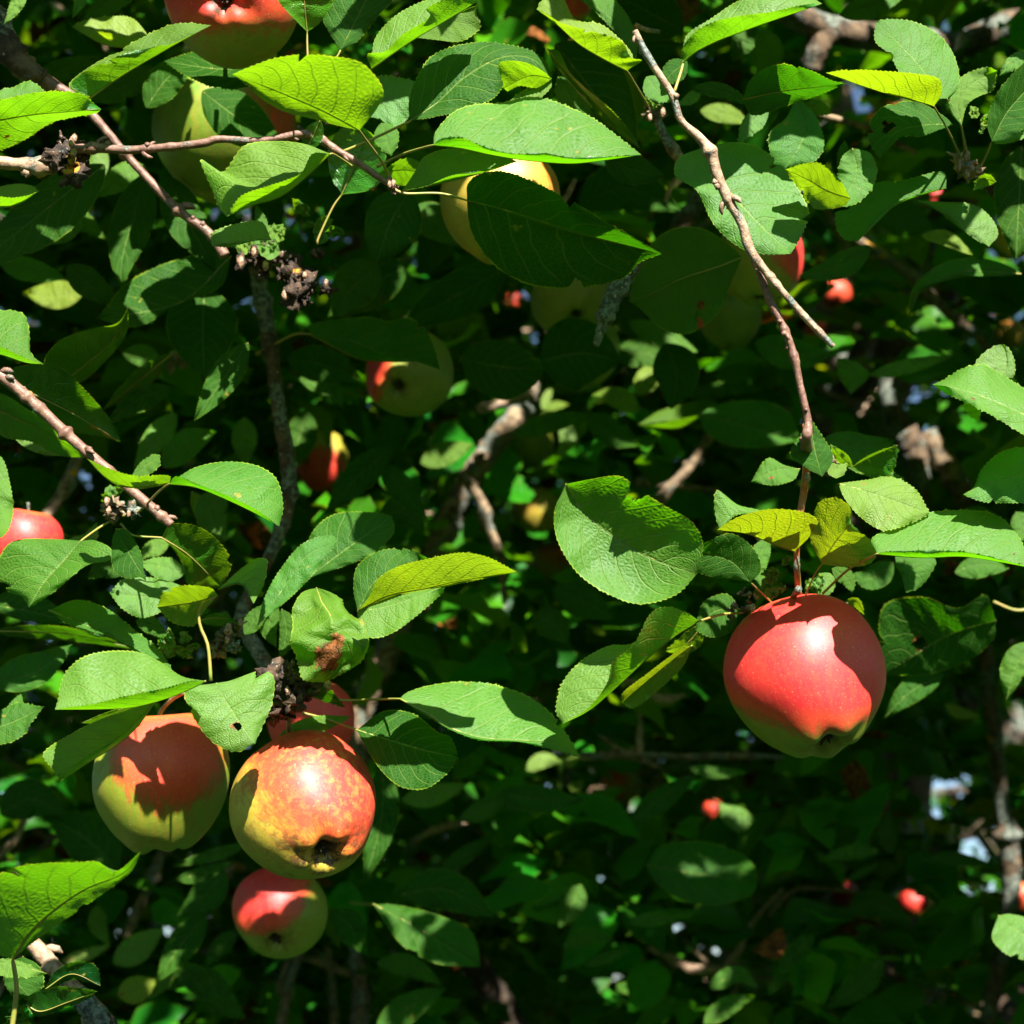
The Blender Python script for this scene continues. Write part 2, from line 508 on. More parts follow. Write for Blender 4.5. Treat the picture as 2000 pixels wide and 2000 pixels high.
branch('branch', [(1430, 780), (1400, 830), (1378, 865), (1345, 915), (1298, 965), (1230, 1050)], [9, 13, 18, 21, 19, 12], 1.5, M_WOOD, 0.22, 9, nodes=5, buds=6)
branch('branch', [(1240, 942), (1320, 950), (1405, 958)], [14, 14, 12], 1.55, M_WOOD, 0.15, 8, nodes=2)
branch('bough', [(1745, 700), (1735, 745), (1742, 800), (1760, 850), (1785, 885), (1795, 970), (1800, 1060)], [34, 36, 52, 58, 44, 40, 36], 1.7, M_LICHEN, 0.25, 12, nodes=4, freq=1.8, label='knobbly limb with pale scaly bark')
branch('branch', [(1815, 840), (1835, 890), (1862, 925), (1895, 985)], [26, 36, 46, 40], 1.7, M_WOOD, 0.25, 12, nodes=4, freq=1.8)
branch('bough', [(1905, 1180), (1925, 1270), (1928, 1350), (1945, 1450), (1955, 1560), (1968, 1640), (1975, 1720), (1960, 1850), (1925, 2000)], [20, 26, 30, 28, 32, 42, 26, 30, 30], 1.65, M_LICHEN, 0.22, 12, nodes=5, freq=1.6)
branch('twig', [(1265, 1850), (1330, 1882), (1352, 1893), (1405, 1892), (1440, 1862), (1470, 1800), (1530, 1735)], [9, 16, 22, 12, 12, 9, 7], 1.7, M_TAN, 0.2, 7, nodes=4)
branch('twig', [(1330, 1830), (1365, 1865), (1395, 1893)], [5, 7, 9], 1.7, M_WOOD, 0.1, 6)
branch('twig', [(1130, 1478), (1240, 1474), (1330, 1478), (1440, 1476), (1530, 1480)], [14, 18, 12, 14, 10], 1.5, M_WOOD, 0.18, 8, nodes=5)
branch('twig', [(1250, 1370), (1250, 1420), (1248, 1475)], [10, 10, 22], 1.5, M_TAN, 0.15, 7)
branch('twig', [(1212, 1325), (1250, 1342), (1292, 1365), (1338, 1358)], [12, 16, 14, 10], 1.45, M_TAN, 0.2, 7, nodes=2)
branch('twig', [(1170, 1435), (1210, 1465), (1245, 1480), (1290, 1500)], [8, 12, 14, 8], 1.5, M_WOOD, 0.2, 7)
branch('branch', [(1620, 430), (1680, 472), (1740, 512), (1790, 548), (1850, 610), (1905, 650), (1938, 690)], [16, 18, 20, 24, 18, 24, 14], 1.45, M_WOOD, 0.2, 9, nodes=5, label='dark twiggy branch with a tuft of lichen')
branch('branch', [(2040, 420), (1995, 402), (1950, 382), (1925, 352), (1900, 338)], [30, 28, 24, 22, 20], 0.86, M_DARK, 0.2, 9, nodes=3)
branch('branch', [(1560, 215), (1615, 228), (1660, 240), (1700, 252), (1790, 300)], [16, 14, 12, 12, 10], 1.1, M_WOOD, 0.1, 8)
branch('branch', [(1400, 350), (1360, 400), (1335, 440), (1300, 500)], [26, 34, 40, 22], 1.25, M_LICHEN, 0.3, 10, nodes=4, freq=2)
branch('branch', [(1255, 500), (1232, 535), (1205, 568), (1190, 600), (1175, 640), (1163, 675)], [14, 18, 34, 36, 20, 14], 0.84, M_LICHEN, 0.28, 10, nodes=3, freq=2, label='short dead knobbly stub')
branch('branch', [(320, 1660), (295, 1720), (272, 1770), (245, 1830)], [16, 20, 22, 18], 1.6, M_WOOD, 0.15, 8, nodes=3)
branch('branch', [(690, 1830), (700, 1900), (705, 1960), (690, 2040)], [18, 28, 34, 30], 1.5, M_LICHEN, 0.3, 10, nodes=3, freq=2)
branch('branch', [(590, 1850), (565, 1920), (545, 2030)], [18, 22, 24], 1.6, M_WOOD, 0.15, 8)
branch('branch', [(640, 1850), (648, 1920), (655, 2030)], [14, 18, 20], 1.7, M_WOOD, 0.15, 8)
branch('branch', [(805, 1645), (850, 1620), (925, 1602)], [14, 16, 9], 1.6, M_TAN, 0.2, 7, nodes=2)
branch('branch', [(160, 870), (130, 950), (90, 1010)], [20, 26, 26], 1.15, M_WOOD, 0.12, 8, nodes=2)
branch('twig', [(50, 1590), (30, 1640), (-20, 1690)], [14, 16, 12], 1.4, M_TAN, 0.2, 7)
branch('twig', [(1460, 1900), (1400, 1985), (1370, 2040)], [10, 9, 10], 1.8, M_WOOD, 0.2, 6)
branch('twig', [(1500, 1790), (1545, 1742), (1600, 1735), (1690, 1745)], [9, 8, 7, 5], 1.9, M_TAN, 0.2, 6, nodes=3)
branch('twig', [(1760, 1920), (1850, 1950), (1960, 1980)], [10, 10, 8], 2.0, M_WOOD, 0.2, 6)
branch('twig', [(1940, 1175), (1985, 1192), (2030, 1185)], [6, 6, 6], 1.0, M_PETIOLE, 0.0, 6)

# twigs of the sunlit front
branch('twig', [(-60, 312), (0, 318), (50, 322), (108, 330)], [24, 26, 24, 22], 0.72, M_TAN, 0.14, 12, nodes=4, buds=2, label='pale older length of twig')
branch('twig', [(140, 292), (190, 289), (250, 293), (320, 288), (395, 280), (428, 272), (500, 275), (545, 270), (585, 262), (620, 268), (655, 292), (700, 318), (745, 350), (778, 368)],
       [20, 19, 17, 16, 15, 17, 14, 14, 15, 16, 15, 13, 13, 11], 0.715, M_SHOOT, 0.05, 12, nodes=6, buds=10, label='smooth red-brown twig lying level', step=4)
branch('twig', [(-20, 30), (15, 85), (55, 138), (110, 170), (150, 195), (190, 235), (240, 295), (290, 350), (350, 412), (408, 455), (440, 500)],
       [40, 46, 44, 24, 18, 17, 16, 17, 17, 18, 22], 0.79, M_SHOOT, 0.08, 12, nodes=6, buds=8, label='slanting brown twig behind the level one', step=4)
branch('branch', [(-15, 20), (10, 75), (40, 125), (85, 150)], [44, 50, 46, 28], 0.785, M_LICHEN, 0.3, 12, freq=2.2, nodes=2, label='dark mossy old wood')
branch('twig', [(-30, 712), (20, 748), (80, 800), (130, 848), (180, 892), (225, 930), (262, 962), (335, 1025)],
       [24, 23, 22, 21, 21, 20, 20, 17], 0.735, M_SHOOT, 0.07, 12, nodes=6, buds=10, label='red-brown twig with yellow lichen specks', step=4)
branch('twig', [(1240, 60), (1262, 105), (1290, 150), (1315, 190), (1330, 235), (1365, 268), (1388, 300), (1402, 345), (1428, 400), (1450, 440), (1466, 490), (1510, 548), (1555, 600), (1592, 640), (1628, 677)],
       [12, 14, 15, 14, 14, 20, 22, 18, 18, 20, 17, 13, 14, 14, 11], 0.68, M_TAN, 0.07, 12, nodes=9, buds=16, label='tan twig ending in a broken tip', step=4)
branch('twig', [(1470, 500), (1486, 540), (1505, 590), (1535, 650), (1553, 705), (1562, 750), (1570, 785), (1578, 825), (1575, 860), (1576, 905, .725)], [14, 15, 16, 15, 14, 15, 19, 27, 24, 14], 0.685, M_SHOOT, 0.07, 12, nodes=5, buds=10, label='red-brown twig hanging down to the big apple', step=4)
branch('twig', [(1270, 190), (1290, 250), (1320, 300), (1345, 330)], [16, 18, 20, 18], 0.82, M_WOOD, 0.1, 9, nodes=2)
branch('twig', [(1578, 830), (1576, 905, .725), (1570, 960, .735), (1560, 1020, 0.735), (1556, 1075, 0.745), (1557, 1130, 0.752), (1562, 1175, 0.785)], [22, 17, 15, 13, 12, 13, 12], 0.712, M_RED, 0.05, 10, nodes=3, buds=2, label='reddish shoot carrying the big apple', step=4)
branch('twig', [(40, 1815), (75, 1855), (128, 1915), (175, 1965), (215, 2020)], [26, 32, 32, 40, 48], 0.80, M_TAN, 0.12, 12, nodes=4, buds=8, label='pinkish brown twig in the lower left corner', step=4)
branch('branch', [(150, 1940), (180, 1975), (225, 2040)], [36, 46, 50], 0.79, M_LICHEN, 0.35, 12, freq=2.2, label='scaly grey broken stub')
branch('twig', [(1300, 395), (1308, 370), (1322, 345)], [10, 11, 6], 0.95, M_TAN, 0.05, 7)
branch('twig', [(1100, 395), (1112, 375), (1124, 350)], [12, 12, 8], 0.95, M_TAN, 0.05, 7)
branch('twig', [(1240, 48), (1262, 58), (1290, 62)], [9, 10, 8], 0.8, M_TAN, 0.05, 7)

# ------------------------------------------------------------------ fruit spurs: dark knobs with bud scales
def spur(cx, cy, z, w, h, seed, n=9, mat=None, nbud=3):
    rs = np.random.default_rng(seed)
    parts = []
    pxs = z * TANH / 1000
    for _ in range(n):
        q = P(cx + rs.normal() * w * 0.28, cy + rs.normal() * h * 0.28, z + rs.normal() * w * 0.2 * pxs)
        parts.append(blob(q, pxs * rs.uniform(0.08, 0.26) * min(w, h), rs.uniform(0, 50), 0.85, tuple(rs.uniform(.6, 1.5, 3)), nu=14, nv=10))
        if rs.uniform() < 0.6:
            d = rs.normal(size=3); d /= np.linalg.norm(d)
            parts.append(tube(np.array([q, q + d * pxs * 10, q + d * pxs * 20 + np.array([0, 0, pxs * 4])]), np.array([3.5, 3, 1.2]) * pxs, 6))
    v, f = merge(parts)
    o = mesh_obj('spur', v, f, mat or M_DARK, tree)
    TWIGS.append((o, np.array([(cx, cy), (cx + 1, cy + 1)]), z))
    for _ in range(nbud):
        q = P(cx + rs.normal() * w * 0.35, cy + rs.normal() * h * 0.35, z - 0.012)
        b_ = mesh_obj('bud', *blob(q, pxs * rs.uniform(5, 9), rs.uniform(0, 50), 0.2, (0.8, 0.8, 1.4), 8, 6), M_BUD, o)
        b_.location = (0, 0, 0)
    return o

SPURS = [spur(145, 300, 0.72, 75, 75, 1, 12), spur(530, 500, 0.80, 110, 50, 2, 14), spur(585, 560, 0.80, 60, 90, 3, 12),
         spur(225, 1000, 0.75, 60, 50, 4, 8, M_WOOD, 4), spur(565, 1355, 0.73, 100, 90, 5, 16), spur(440, 1235, 0.73, 60, 60, 6, 8, M_WOOD, 3),
         spur(1893, 322, 0.78, 46, 50, 7, 8, M_TAN, 5), spur(1600, 905, 0.72, 60, 40, 8, 9, M_WOOD, 3), spur(770, 362, 0.71, 24, 18, 9, 4, M_SHOOT, 2),
         spur(1285, 225, 0.76, 50, 40, 10, 7, M_WOOD, 3), spur(1455, 1180, 0.75, 50, 40, 11, 7, M_WOOD, 2), spur(1330, 1640, 2.0, 60, 60, 12, 12, M_LICHEN, 2),
         spur(340, 700, 1.1, 90, 40, 13, 8, M_TAN, 0)]
# ------------------------------------------------------------------ apples
def make_apple(px, py, r, z, label, cal=(0.0, 0.85), blush=(0.0, 0.6, 0.5), amt=0.9, cut=0.0, yellow=0.1, russet=0.0,
               squash=1.0, wide=1.0, stalk_to=None, seed=1, res=(48, 34), cleft=None, soft=0.55):
    """r in px of the photograph, cal: where the calyx shows (fraction of r, y down), blush: sunned side (right, up, towards camera)"""
    rs = np.random.default_rng(seed)
    c = P(px, py, z)
    R = r * z * TANH / 1000
    # axis pointing to the calyx
    k = 0.88
    bx, by = cal[0] / k, cal[1] / k
    d2 = bx * bx + by * by
    if d2 > 0.98:
        bx, by = bx / math.sqrt(d2) * 0.99, by / math.sqrt(d2) * 0.99
        d2 = 0.98
    ax = bx * RIGHT - by * UPV - math.sqrt(1 - d2) * FWD
    ax = ax / np.linalg.norm(ax)
    up = -ax
    e1 = np.cross(up, FWD); e1 /= np.linalg.norm(e1)
    e2 = np.cross(up, e1)
    bd = np.array(blush, float); bd = bd / np.linalg.norm(bd)
    bd = bd[0] * RIGHT + bd[1] * UPV - bd[2] * FWD
    nu, nv = res
    V = []; skin = []; pol = []
    so_ = Vector(rs.uniform(0, 40, 3))
    for i in range(nv + 1):
        ph = math.pi * i / nv
        for j in range(nu):
            th = 2 * math.pi * j / nu
            rr = math.sin(ph)
            zz = math.cos(ph) * 0.93
            zz -= 0.34 * math.exp(-(ph / 0.30) ** 2)
            q = math.pi - ph
            zz += 0.31 * math.exp(-(q / 0.23) ** 2)
            # fuller shoulders, slightly narrower eye end
            rr *= 1.0 + 0.05 * math.sin(ph) ** 2
            taper = 1.0 - 0.15 * (1 - math.cos(ph)) * 0.5 * (1 if ph > math.pi / 2 else (ph / (math.pi / 2)))
            lob = 0.030 * math.cos(5 * th + so_.x) * max(0.0, (ph - 1.3) / 1.8) + 0.02 * math.cos(2 * th + so_.y) + 0.018 * math.cos(th + so_.z)
            rr *= taper * (1 + lob)
            n_ = mnoise.noise(Vector((rr * math.cos(th), rr * math.sin(th), zz)) * 1.3 + so_)
            k_ = 1 + 0.045 * n_
            zz += 0.03 * math.cos(5 * th + so_.x) * math.exp(-((q - 0.45) / 0.3) ** 2)
            p = (e1 * rr * math.cos(th) + e2 * rr * math.sin(th)) * k_ * wide * 0.97 + up * zz * k_ * squash
            if cleft is not None:
                cd_ = cleft[0] * RIGHT - cleft[1] * UPV - cleft[2] * FWD
                cd_ = cd_ / np.linalg.norm(cd_)
                pn = p / (np.linalg.norm(p) + 1e-9)
                ang = math.acos(max(-1, min(1, float(pn @ cd_))))
                p = p * (1 - cleft[3] * math.exp(-(ang / cleft[4]) ** 2))
            pn = p / (np.linalg.norm(p) + 1e-9)
            b_ = float(pn @ bd)
            t = (b_ - cut) / soft
            t = amt * max(0.0, min(1.15, t + 0.15 * mnoise.noise(Vector(pn) * 1.7 + so_)))
            ru = russet * (0.4 + math.exp(-(q / 0.7) ** 2)) + 0.95 * math.exp(-(q / 0.26) ** 2)
            V.append(c + p * R)
            skin.append((t, yellow * (0.75 + 0.5 * b_), ru))
            pol.append((math.cos(th) * 0.5 * (ph / math.pi + .5), math.sin(th) * 0.5 * (ph / math.pi + .5), ph / math.pi))
    F = []
    for i in range(nv):
        for j in range(nu):
            k2 = (j + 1) % nu
            F.append((i * nu + j, (i + 1) * nu + j, (i + 1) * nu + k2, i * nu + k2))
    root = empty('apple', Vector(c), label, 'apple', 'apples hanging in the tree')
    o = mesh_obj('fruit', V, F, M_APPLE, root)
    for nm, dat in (('skin', skin), ('polar', pol)):
        at = o.data.attributes.new(nm, 'FLOAT_VECTOR', 'POINT')
        at.data.foreach_set('vector', np.array(dat, np.float32).ravel())
    if r > 24:
        # dried calyx in the eye
        base = c - up * R * 0.70 * squash
        parts = [blob(base + up * R * 0.03, R * 0.085, seed + .3, 0.3, nu=8, nv=5)]
        for m in range(6):
            a = 2 * math.pi * m / 6 + rs.uniform(-.3, .3)
            d = e1 * math.cos(a) + e2 * math.sin(a)
            parts.append(tube(np.array([base, base - up * R * 0.06 + d * R * 0.06, base - up * R * rs.uniform(.08, .13) + d * R * rs.uniform(.05, .13)]),
                              np.array([0.030, 0.024, 0.006]) * R, 5))
        v, f = merge(parts)
        mesh_obj('calyx', v, f, M_CALYX, root)
    # stalk
    s0 = c + up * R * 0.52 * squash
    s1 = c + up * R * 0.80 * squash
    if stalk_to is not None:
        e = P(stalk_to[0], stalk_to[1], stalk_to[2] if len(stalk_to) > 2 else z + 0.005)
        mid = (s1 * 0.5 + e * 0.5) + np.array([0, 0, 0.002])
        path = catmull(np.array([s0, s1, mid, e]), 16)
    else:
        path = catmull(np.array([s0, s1, s1 + up * R * 0.25 + RIGHT * R * rs.uniform(-.1, .1)]), 10)
    v, f = tube(path, np.interp(np.linspace(0, 1, len(path)), [0, .5, 1], [0.0016, 0.0011, 0.0016]) * (R / 0.037), 7, 0.05, seed)
    mesh_obj('stalk', v, f, M_TAN, root)
    KEEP.append((px, py, r * 1.0, z, 0.93 if z < 1.3 else 0.92))
    return root

AP = make_apple
AP(1576, 1322, 160, 0.755, 'largest bright red apple at right with a green base, hanging under olive leaves', (0.16, 0.72), (-0.05, 0.80, 0.35), 1.12, -0.36, 0.12, 0.0, 1.09, 1.02, (1560, 1150, 0.735), seed=11, res=(72, 54), soft=0.48)
AP(596, 1580, 147, 0.745, 'orange and pink speckled apple with sooty marks, front one of the left cluster', (0.34, 0.44), (0.55, 0.75, 0.20), 0.88, -0.34, 0.90, 0.80, 1.07, 1.03, (565, 1370, 0.74), seed=22, res=(72, 54), soft=0.9)
AP(314, 1524, 140, 0.80, 'green apple with a red cheek and a cleft side, left of the speckled one', (0.05, 0.95), (0.35, 0.62, 0.75), 1.0, 0.42, 0.10, 0.25, 1.14, 1.0, (360, 1350, 0.79), seed=33, res=(72, 54), cleft=(-0.80, -0.42, 0.42, 0.20, 0.26), soft=0.55)
AP(546, 1784, 98, 1.00, 'smaller red and green apple just below the speckled one', (0.02, 0.42), (-0.35, 0.75, 0.55), 1.05, 0.22, 0.12, 0.35, 0.95, 1.0, (560, 1640, 1.0), seed=44)
AP(606, 1412, 92, 0.93, 'pink apple half hidden behind the speckled one and its spur', (0.1, 0.95), (0.2, 0.5, 0.8), 1.2, -0.6, 0.2, 0.0, 1.05, 1.0, (590, 1310, 0.93), seed=55)
AP(797, 730, 92, 1.10, 'round shaded green apple with a pink left cheek under a wide leaf', (-0.20, 0.36), (-0.95, 0.25, 0.20), 1.1, 0.40, 0.10, 0.10, 0.97, 1.0, (790, 620, 1.1), seed=66, soft=0.4)
AP(450, -8, 143, 0.755, 'green apple with red patches cut off by the upper edge', (0.06, 0.30), (-0.1, 0.95, 0.35), 1.0, -0.70, 0.35, 0.45, 0.96, 1.0, (470, -170, 0.8), seed=77, res=(60, 44), soft=0.6)
AP(440, 262, 150, 0.93, 'big shaded green apple behind the level twig at upper left', (0.1, 0.92), (0.9, 0.3, 0.5), 0.9, 0.66, 0.0, 0.0, 1.0, 1.0, (460, 90, 0.9), seed=88, res=(60, 44))
AP(978, 400, 128, 0.86, 'golden yellow apple behind the long dark leaf', (0.0, 0.9), (0.85, 0.55, 0.3), 0.30, 0.10, 0.95, 0.0, 1.0, 0.98, (985, 240, 0.85), seed=99, res=(60, 44), soft=0.8)
AP(1118, 585, 84, 1.12, 'green apple beside the dead knobbly stub', (0.08, 0.52), (0.3, 0.8, 0.3), 0.5, 0.7, 0.15, 0.1, seed=101)
AP(1138, 688, 77, 1.25, 'deeply shaded dark green apple below the dead knobbly stub', (0.0, 0.9), (0, 1, 0), 0.2, 0.8, 0.0, 0.0, seed=102)
AP(1332, 565, 92, 1.06, 'apple showing an orange lower rim under a large olive leaf', (0.0, 0.9), (0.0, -0.2, 1.0), 0.8, -0.4, 0.5, 0.2, seed=103)
AP(1482, 512, 94, 1.02, 'red shouldered green apple behind the tan twig', (0.0, 0.85), (0.65, 0.75, 0.1), 1.15, -0.02, 0.25, 0.0, seed=104, soft=0.5)
AP(1425, 622, 66, 1.35, 'dark shaded apple under the red shouldered one', (0.0, 0.9), (0, 1, 0), 0.3, 0.6, 0.0, 0.0, seed=105)
AP(46, 1062, 78, 0.92, 'bright pink apple peeping out above a broad leaf at the left edge', (-0.1, 0.9), (0.5, 0.6, 0.5), 1.3, -0.8, 0.2, 0.0, seed=106)
AP(628, 900, 60, 1.6, 'dull apple with a dark red base beside the mossy limb', (0.0, 0.9), (0.0, -0.6, 0.6), 1.1, 0.1, 0.5, 0.2, 1.15, 0.92, seed=107)
AP(1048, 998, 50, 1.9, 'olive yellow apple left of the cupped round leaf', (0.0, 0.85), (-0.5, 0.5, 0.5), 0.25, 0.3, 0.55, 0.2, seed=108)
AP(1033, 872, 50, 1.9, 'dark green apple above the olive yellow one', (0.0, 0.85), (0, 1, 0), 0.1, 0.8, 0.05, 0.0, seed=109)
AP(1072, 1098, 42, 2.2, 'small brownish green apple below the olive yellow one', (0.0, 0.85), (0.3, 0.5, 0.5), 0.4, 0.2, 0.3, 0.4, seed=110)
AP(1973, 655, 32, 2.0, 'small yellow apple near the right edge above the pale leaf', (0.0, 0.9), (0, 1, 0.3), 0.35, 0.3, 0.9, 0.1, seed=111, res=(28, 20))
AP(1785, 1762, 33, 2.0, 'small rosy apple in the shade at lower right, above a dark leaf', (0.1, 0.9), (0, 0.8, 0.4), 1.0, -0.3, 0.5, 0.0, seed=112, res=(28, 20))
AP(1648, 1742, 27, 2.3, 'small crimson apple crossed by a thin twig at lower right', (0.0, 0.9), (0, 0.3, 1), 1.3, -0.9, 0.0, 0.0, seed=113, res=(28, 20))
AP(1988, 1752, 36, 1.9, 'orange brown apple cut by the right edge, low down', (0.0, 0.9), (0, 0.6, 0.6), 0.6, -0.2, 0.8, 0.3, seed=114, res=(28, 20))
AP(1212, 1538, 42, 2.2, 'small green apple flushed brown, in the middle low down', (0.0, 0.9), (-0.5, 0.3, 0.8), 0.6, 0.3, 0.3, 0.2, seed=115, res=(32, 24))
AP(1396, 1584, 24, 3.3, 'tiny pink apple beside a pale torn leaf', (0.0, 0.9), (-0.4, 0.4, 0.8), 0.85, -0.9, 0.5, 0.0, seed=116, res=(24, 18))
AP(1632, 575, 32, 2.8, 'small scarlet apple among shadows right of the broken twig', (0.0, 0.9), (0, 0.4, 0.9), 0.75, -0.6, 0.5, 0.0, seed=117, res=(28, 20))
AP(1590, 635, 25, 3.2, 'small red apple just above the broken twig tip', (0.0, 0.9), (0, 0.4, 0.9), 0.75, -0.6, 0.5, 0.0, seed=118, res=(28, 20))
AP(1006, 592, 22, 3.3, 'tiny red apple in the gap left of the green apple by the stub', (0.0, 0.9), (0, 0.4, 0.9), 0.75, -0.6, 0.5, 0.0, seed=119, res=(24, 18))
AP(1985, 462, 45, 1.15, 'yellow green apple half behind a leaf stalk at the right edge', (0.0, 0.9), (0, 0.4, 0.9), 0.1, 0.6, 0.6, 0.0, seed=120, res=(32, 24))
AP(1822, 388, 30, 2.7, 'small pink apple between leaves at upper right', (0.0, 0.9), (0, 0.4, 0.9), 1.1, -0.6, 0.3, 0.0, seed=121, res=(28, 20))
AP(387, 1850, 16, 3.5, 'tiny crimson apple below the left cluster', (0.0, 0.9), (0, 0.4, 0.9), 1.2, -0.9, 0.1, 0.0, seed=122, res=(20, 14))
AP(463, 1702, 20, 3.0, 'tiny yellow apple left of the smaller red and green one', (0.0, 0.9), (0, 0.4, 0.9), 0.3, 0.2, 0.9, 0.0, seed=123, res=(20, 14))
AP(1122, 8, 38, 1.0, 'shaded orange brown apple at the upper edge behind leaves', (0.0, 0.9), (0, 0.4, 0.9), 0.7, -0.2, 0.6, 0.2, seed=124, res=(28, 20))
# ------------------------------------------------------------------ leaves
_uv_note = None
LEAVES_PLACED = 0

def prof(u):
    u = np.clip(u, 0, 1)
    return np.sin(math.pi * u ** 0.76) ** 0.92

def nearest_twig(x, y, z):
    best = None
    for o, pl, tz in TWIGS:
        d = np.min(np.hypot(pl[:, 0] - x, pl[:, 1] - y)) + abs(tz - z) * 900
        if best is None or d < best[0]: best = (d, o)
    return best[1]

def L(z, mode, mid, A, B, pet=None, dA=None, dB=None, dT=None, bulge=0.0, yel=0.15, brn=(), shade_rnd=None, cam_=None, holes=(), teeth=None, label=None, keep=None, wave=1.0, crumple=0.0, pw=None):
    """one leaf. mid: midrib points base to tip in px; A, B: margin points or a signed width to the left of the walk base to tip.
    mode T: upper side shows; U: under side shows; V: far half A upper side, near half B folded up showing its under side."""
    global LEAVES_PLACED
    mid = np.asarray(mid, float)
    base, tip = mid[0], mid[-1]
    rs = np.random.default_rng(int(abs(base[0]) * 31 + abs(tip[1]) * 17 + 3))
    length = np.hypot(*np.diff(catmull(mid, 40), axis=0).T).sum()
    zscale = z / 0.7
    pitch = max(9.0 / zscale, 4.2)
    nteeth = int(length * 1.25 / pitch)
    nu = int(np.clip(nteeth * 3, 18, 132))
    amp = (0.40 if teeth is None else teeth) * pitch
    u = np.linspace(0, 1, nu + 1)
    M = catmull(mid, nu + 1)
    T = np.gradient(M, axis=0); T /= np.linalg.norm(T, axis=1)[:, None] + 1e-9
    Nl = np.stack([T[:, 1], -T[:, 0]], 1)
    def margin(a):
        if isinstance(a, (int, float)):
            return M + Nl * (a * prof(u))[:, None]
        pts = np.vstack([base, np.asarray(a, float), tip])
        return catmull(pts, nu + 1)
    MA, MB = margin(A), margin(B)
    upA = float(np.mean((M - MA)[:, 1])) * 1.35
    upB = float(np.mean((M - MB)[:, 1])) * 1.35
    wA = float(np.mean(np.linalg.norm(M - MA, axis=1))) * 1.35
    wB = float(np.mean(np.linalg.norm(M - MB, axis=1))) * 1.35
    lift = base[1] - tip[1]
    if mode == 'T':
        dA = 0.75 * upA + 0.12 * wA if dA is None else dA
        dB = 0.75 * upB + 0.12 * wB if dB is None else dB
        dT = 0.45 * lift if dT is None else dT
    elif mode == 'U':
        dA = -1.75 * upA if dA is None else dA
        dB = -1.75 * upB if dB is None else dB
        dT = -0.7 * lift if dT is None else dT
    else:
        dA = 0.75 * upA + 0.1 * wA if dA is None else dA
        dB = -2.2 * abs(upB) - 32 if dB is None else dB
        dT = 0.2 * lift if dT is None else dT
    camb = (0.10 * min(wA, 70)) if cam_ is None else cam_
    env = np.sin(math.pi * u) ** 0.7
    vs = np.array([-1, -0.95, -0.8, -0.6, -0.4, -0.2, -0.05, 0, 0.05, 0.2, 0.4, 0.6, 0.8, 0.95, 1.0]) if length > 60 else np.array([-1, -0.6, -0.25, 0, 0.25, 0.6, 1.0])
    nv = len(vs)
    frac = (u * nteeth) % 1.0
    tooth = (frac ** 1.6) * amp * np.clip(env * 3, 0, 1) * (0.7 + 0.6 * rs.uniform(size=nu + 1))
    big = np.array([mnoise.noise(Vector((q * 3.1, base[0] * .013, tip[1] * .017))) for q in u])
    tipc = rs.normal() * 26 * min(1, length / 200) * wave
    lim = {1: np.ones(nu + 1), -1: np.ones(nu + 1)}
    if length > 110 and rs.uniform() < 0.5 and not crumple:
        for _ in range(rs.integers(1, 3)):
            u0, w0, d0 = rs.uniform(.25, .9), rs.uniform(.008, .03), rs.uniform(.06, .24)
            sd = 1 if rs.uniform() < .5 else -1
            lim[sd] = np.minimum(lim[sd], 1 - d0 * np.exp(-((u - u0) / w0) ** 4) * (0.75 + 0.5 * rs.uniform(size=nu + 1)))
    G = np.zeros((nu + 1, nv, 3)); UV = np.zeros((nu + 1, nv, 2))
    so_ = Vector((base[0] * 0.01, tip[0] * 0.013, 3.3))
    for j, v in enumerate(vs):
        mar = MA if v >= 0 else MB
        a = abs(v)
        d = dA if v >= 0 else dB
        off = mar - M
        w = np.linalg.norm(off, axis=1)
        nd = off / (w[:, None] + 1e-6)
        q = M + off * np.minimum(a, lim[1 if v >= 0 else -1])[:, None]
        if a == 1.0:
            q = q + nd * (tooth - amp * 0.3)[:, None] + T * (tooth * 0.5)[:, None]
        dep = dT * u + bulge * env + d * env * a
        sg = 1 if d * (1 if True else 1) >= 0 else -1
        dep = dep - camb * 4 * a * (1 - a) * env * (1 if mode != 'U' else -0.8)
        dep = dep + tipc * np.clip((u - .62) / .38, 0, 1) ** 2 * (0.4 + a)
        # gentle waves towards the margin and quilting
        rip = np.array([mnoise.noise(Vector((x * 7.0, v * 1.2, 0)) + so_) for x in u]) * 20.0 * wave * a * env * min(1, length / 250)
        rip += np.array([mnoise.noise(Vector((x * 22.0, v * 3.5, 5)) + so_) for x in u]) * 2.6 * wave * env
        if crumple:
            rip += np.array([mnoise.noise(Vector((x * 6.0, v * 2.5, 9)) + so_) for x in u]) * crumple * env
            q = q + np.stack([np.array([mnoise.noise(Vector((x * 5.0, v * 2.5, 19)) + so_) for x in u]),
                              np.array([mnoise.noise(Vector((x * 5.0, v * 2.5, 29)) + so_) for x in u])], 1) * (crumple * 0.4 * env)[:, None]
        dep = dep + rip
        zz = z * (1 + dep * TANH / 1000.0)
        G[:, j] = P(q[:, 0], q[:, 1], zz)
        UV[:, j, 0] = u
        UV[:, j, 1] = 0.5 + 0.5 * v
    V = G.reshape(-1, 3)
    F = []
    # winding: does the A half as seen show its front?
    k = nu // 2
    areaA = 0
    poly = np.vstack([M, MA[::-1]])
    x, y = poly[:, 0], poly[:, 1]
    areaA = 0.5 * np.sum(x * np.roll(y, -1) - np.roll(x, -1) * y)
    flip = (areaA > 0)          # y points down in the picture
    if mode == 'U': flip = not flip
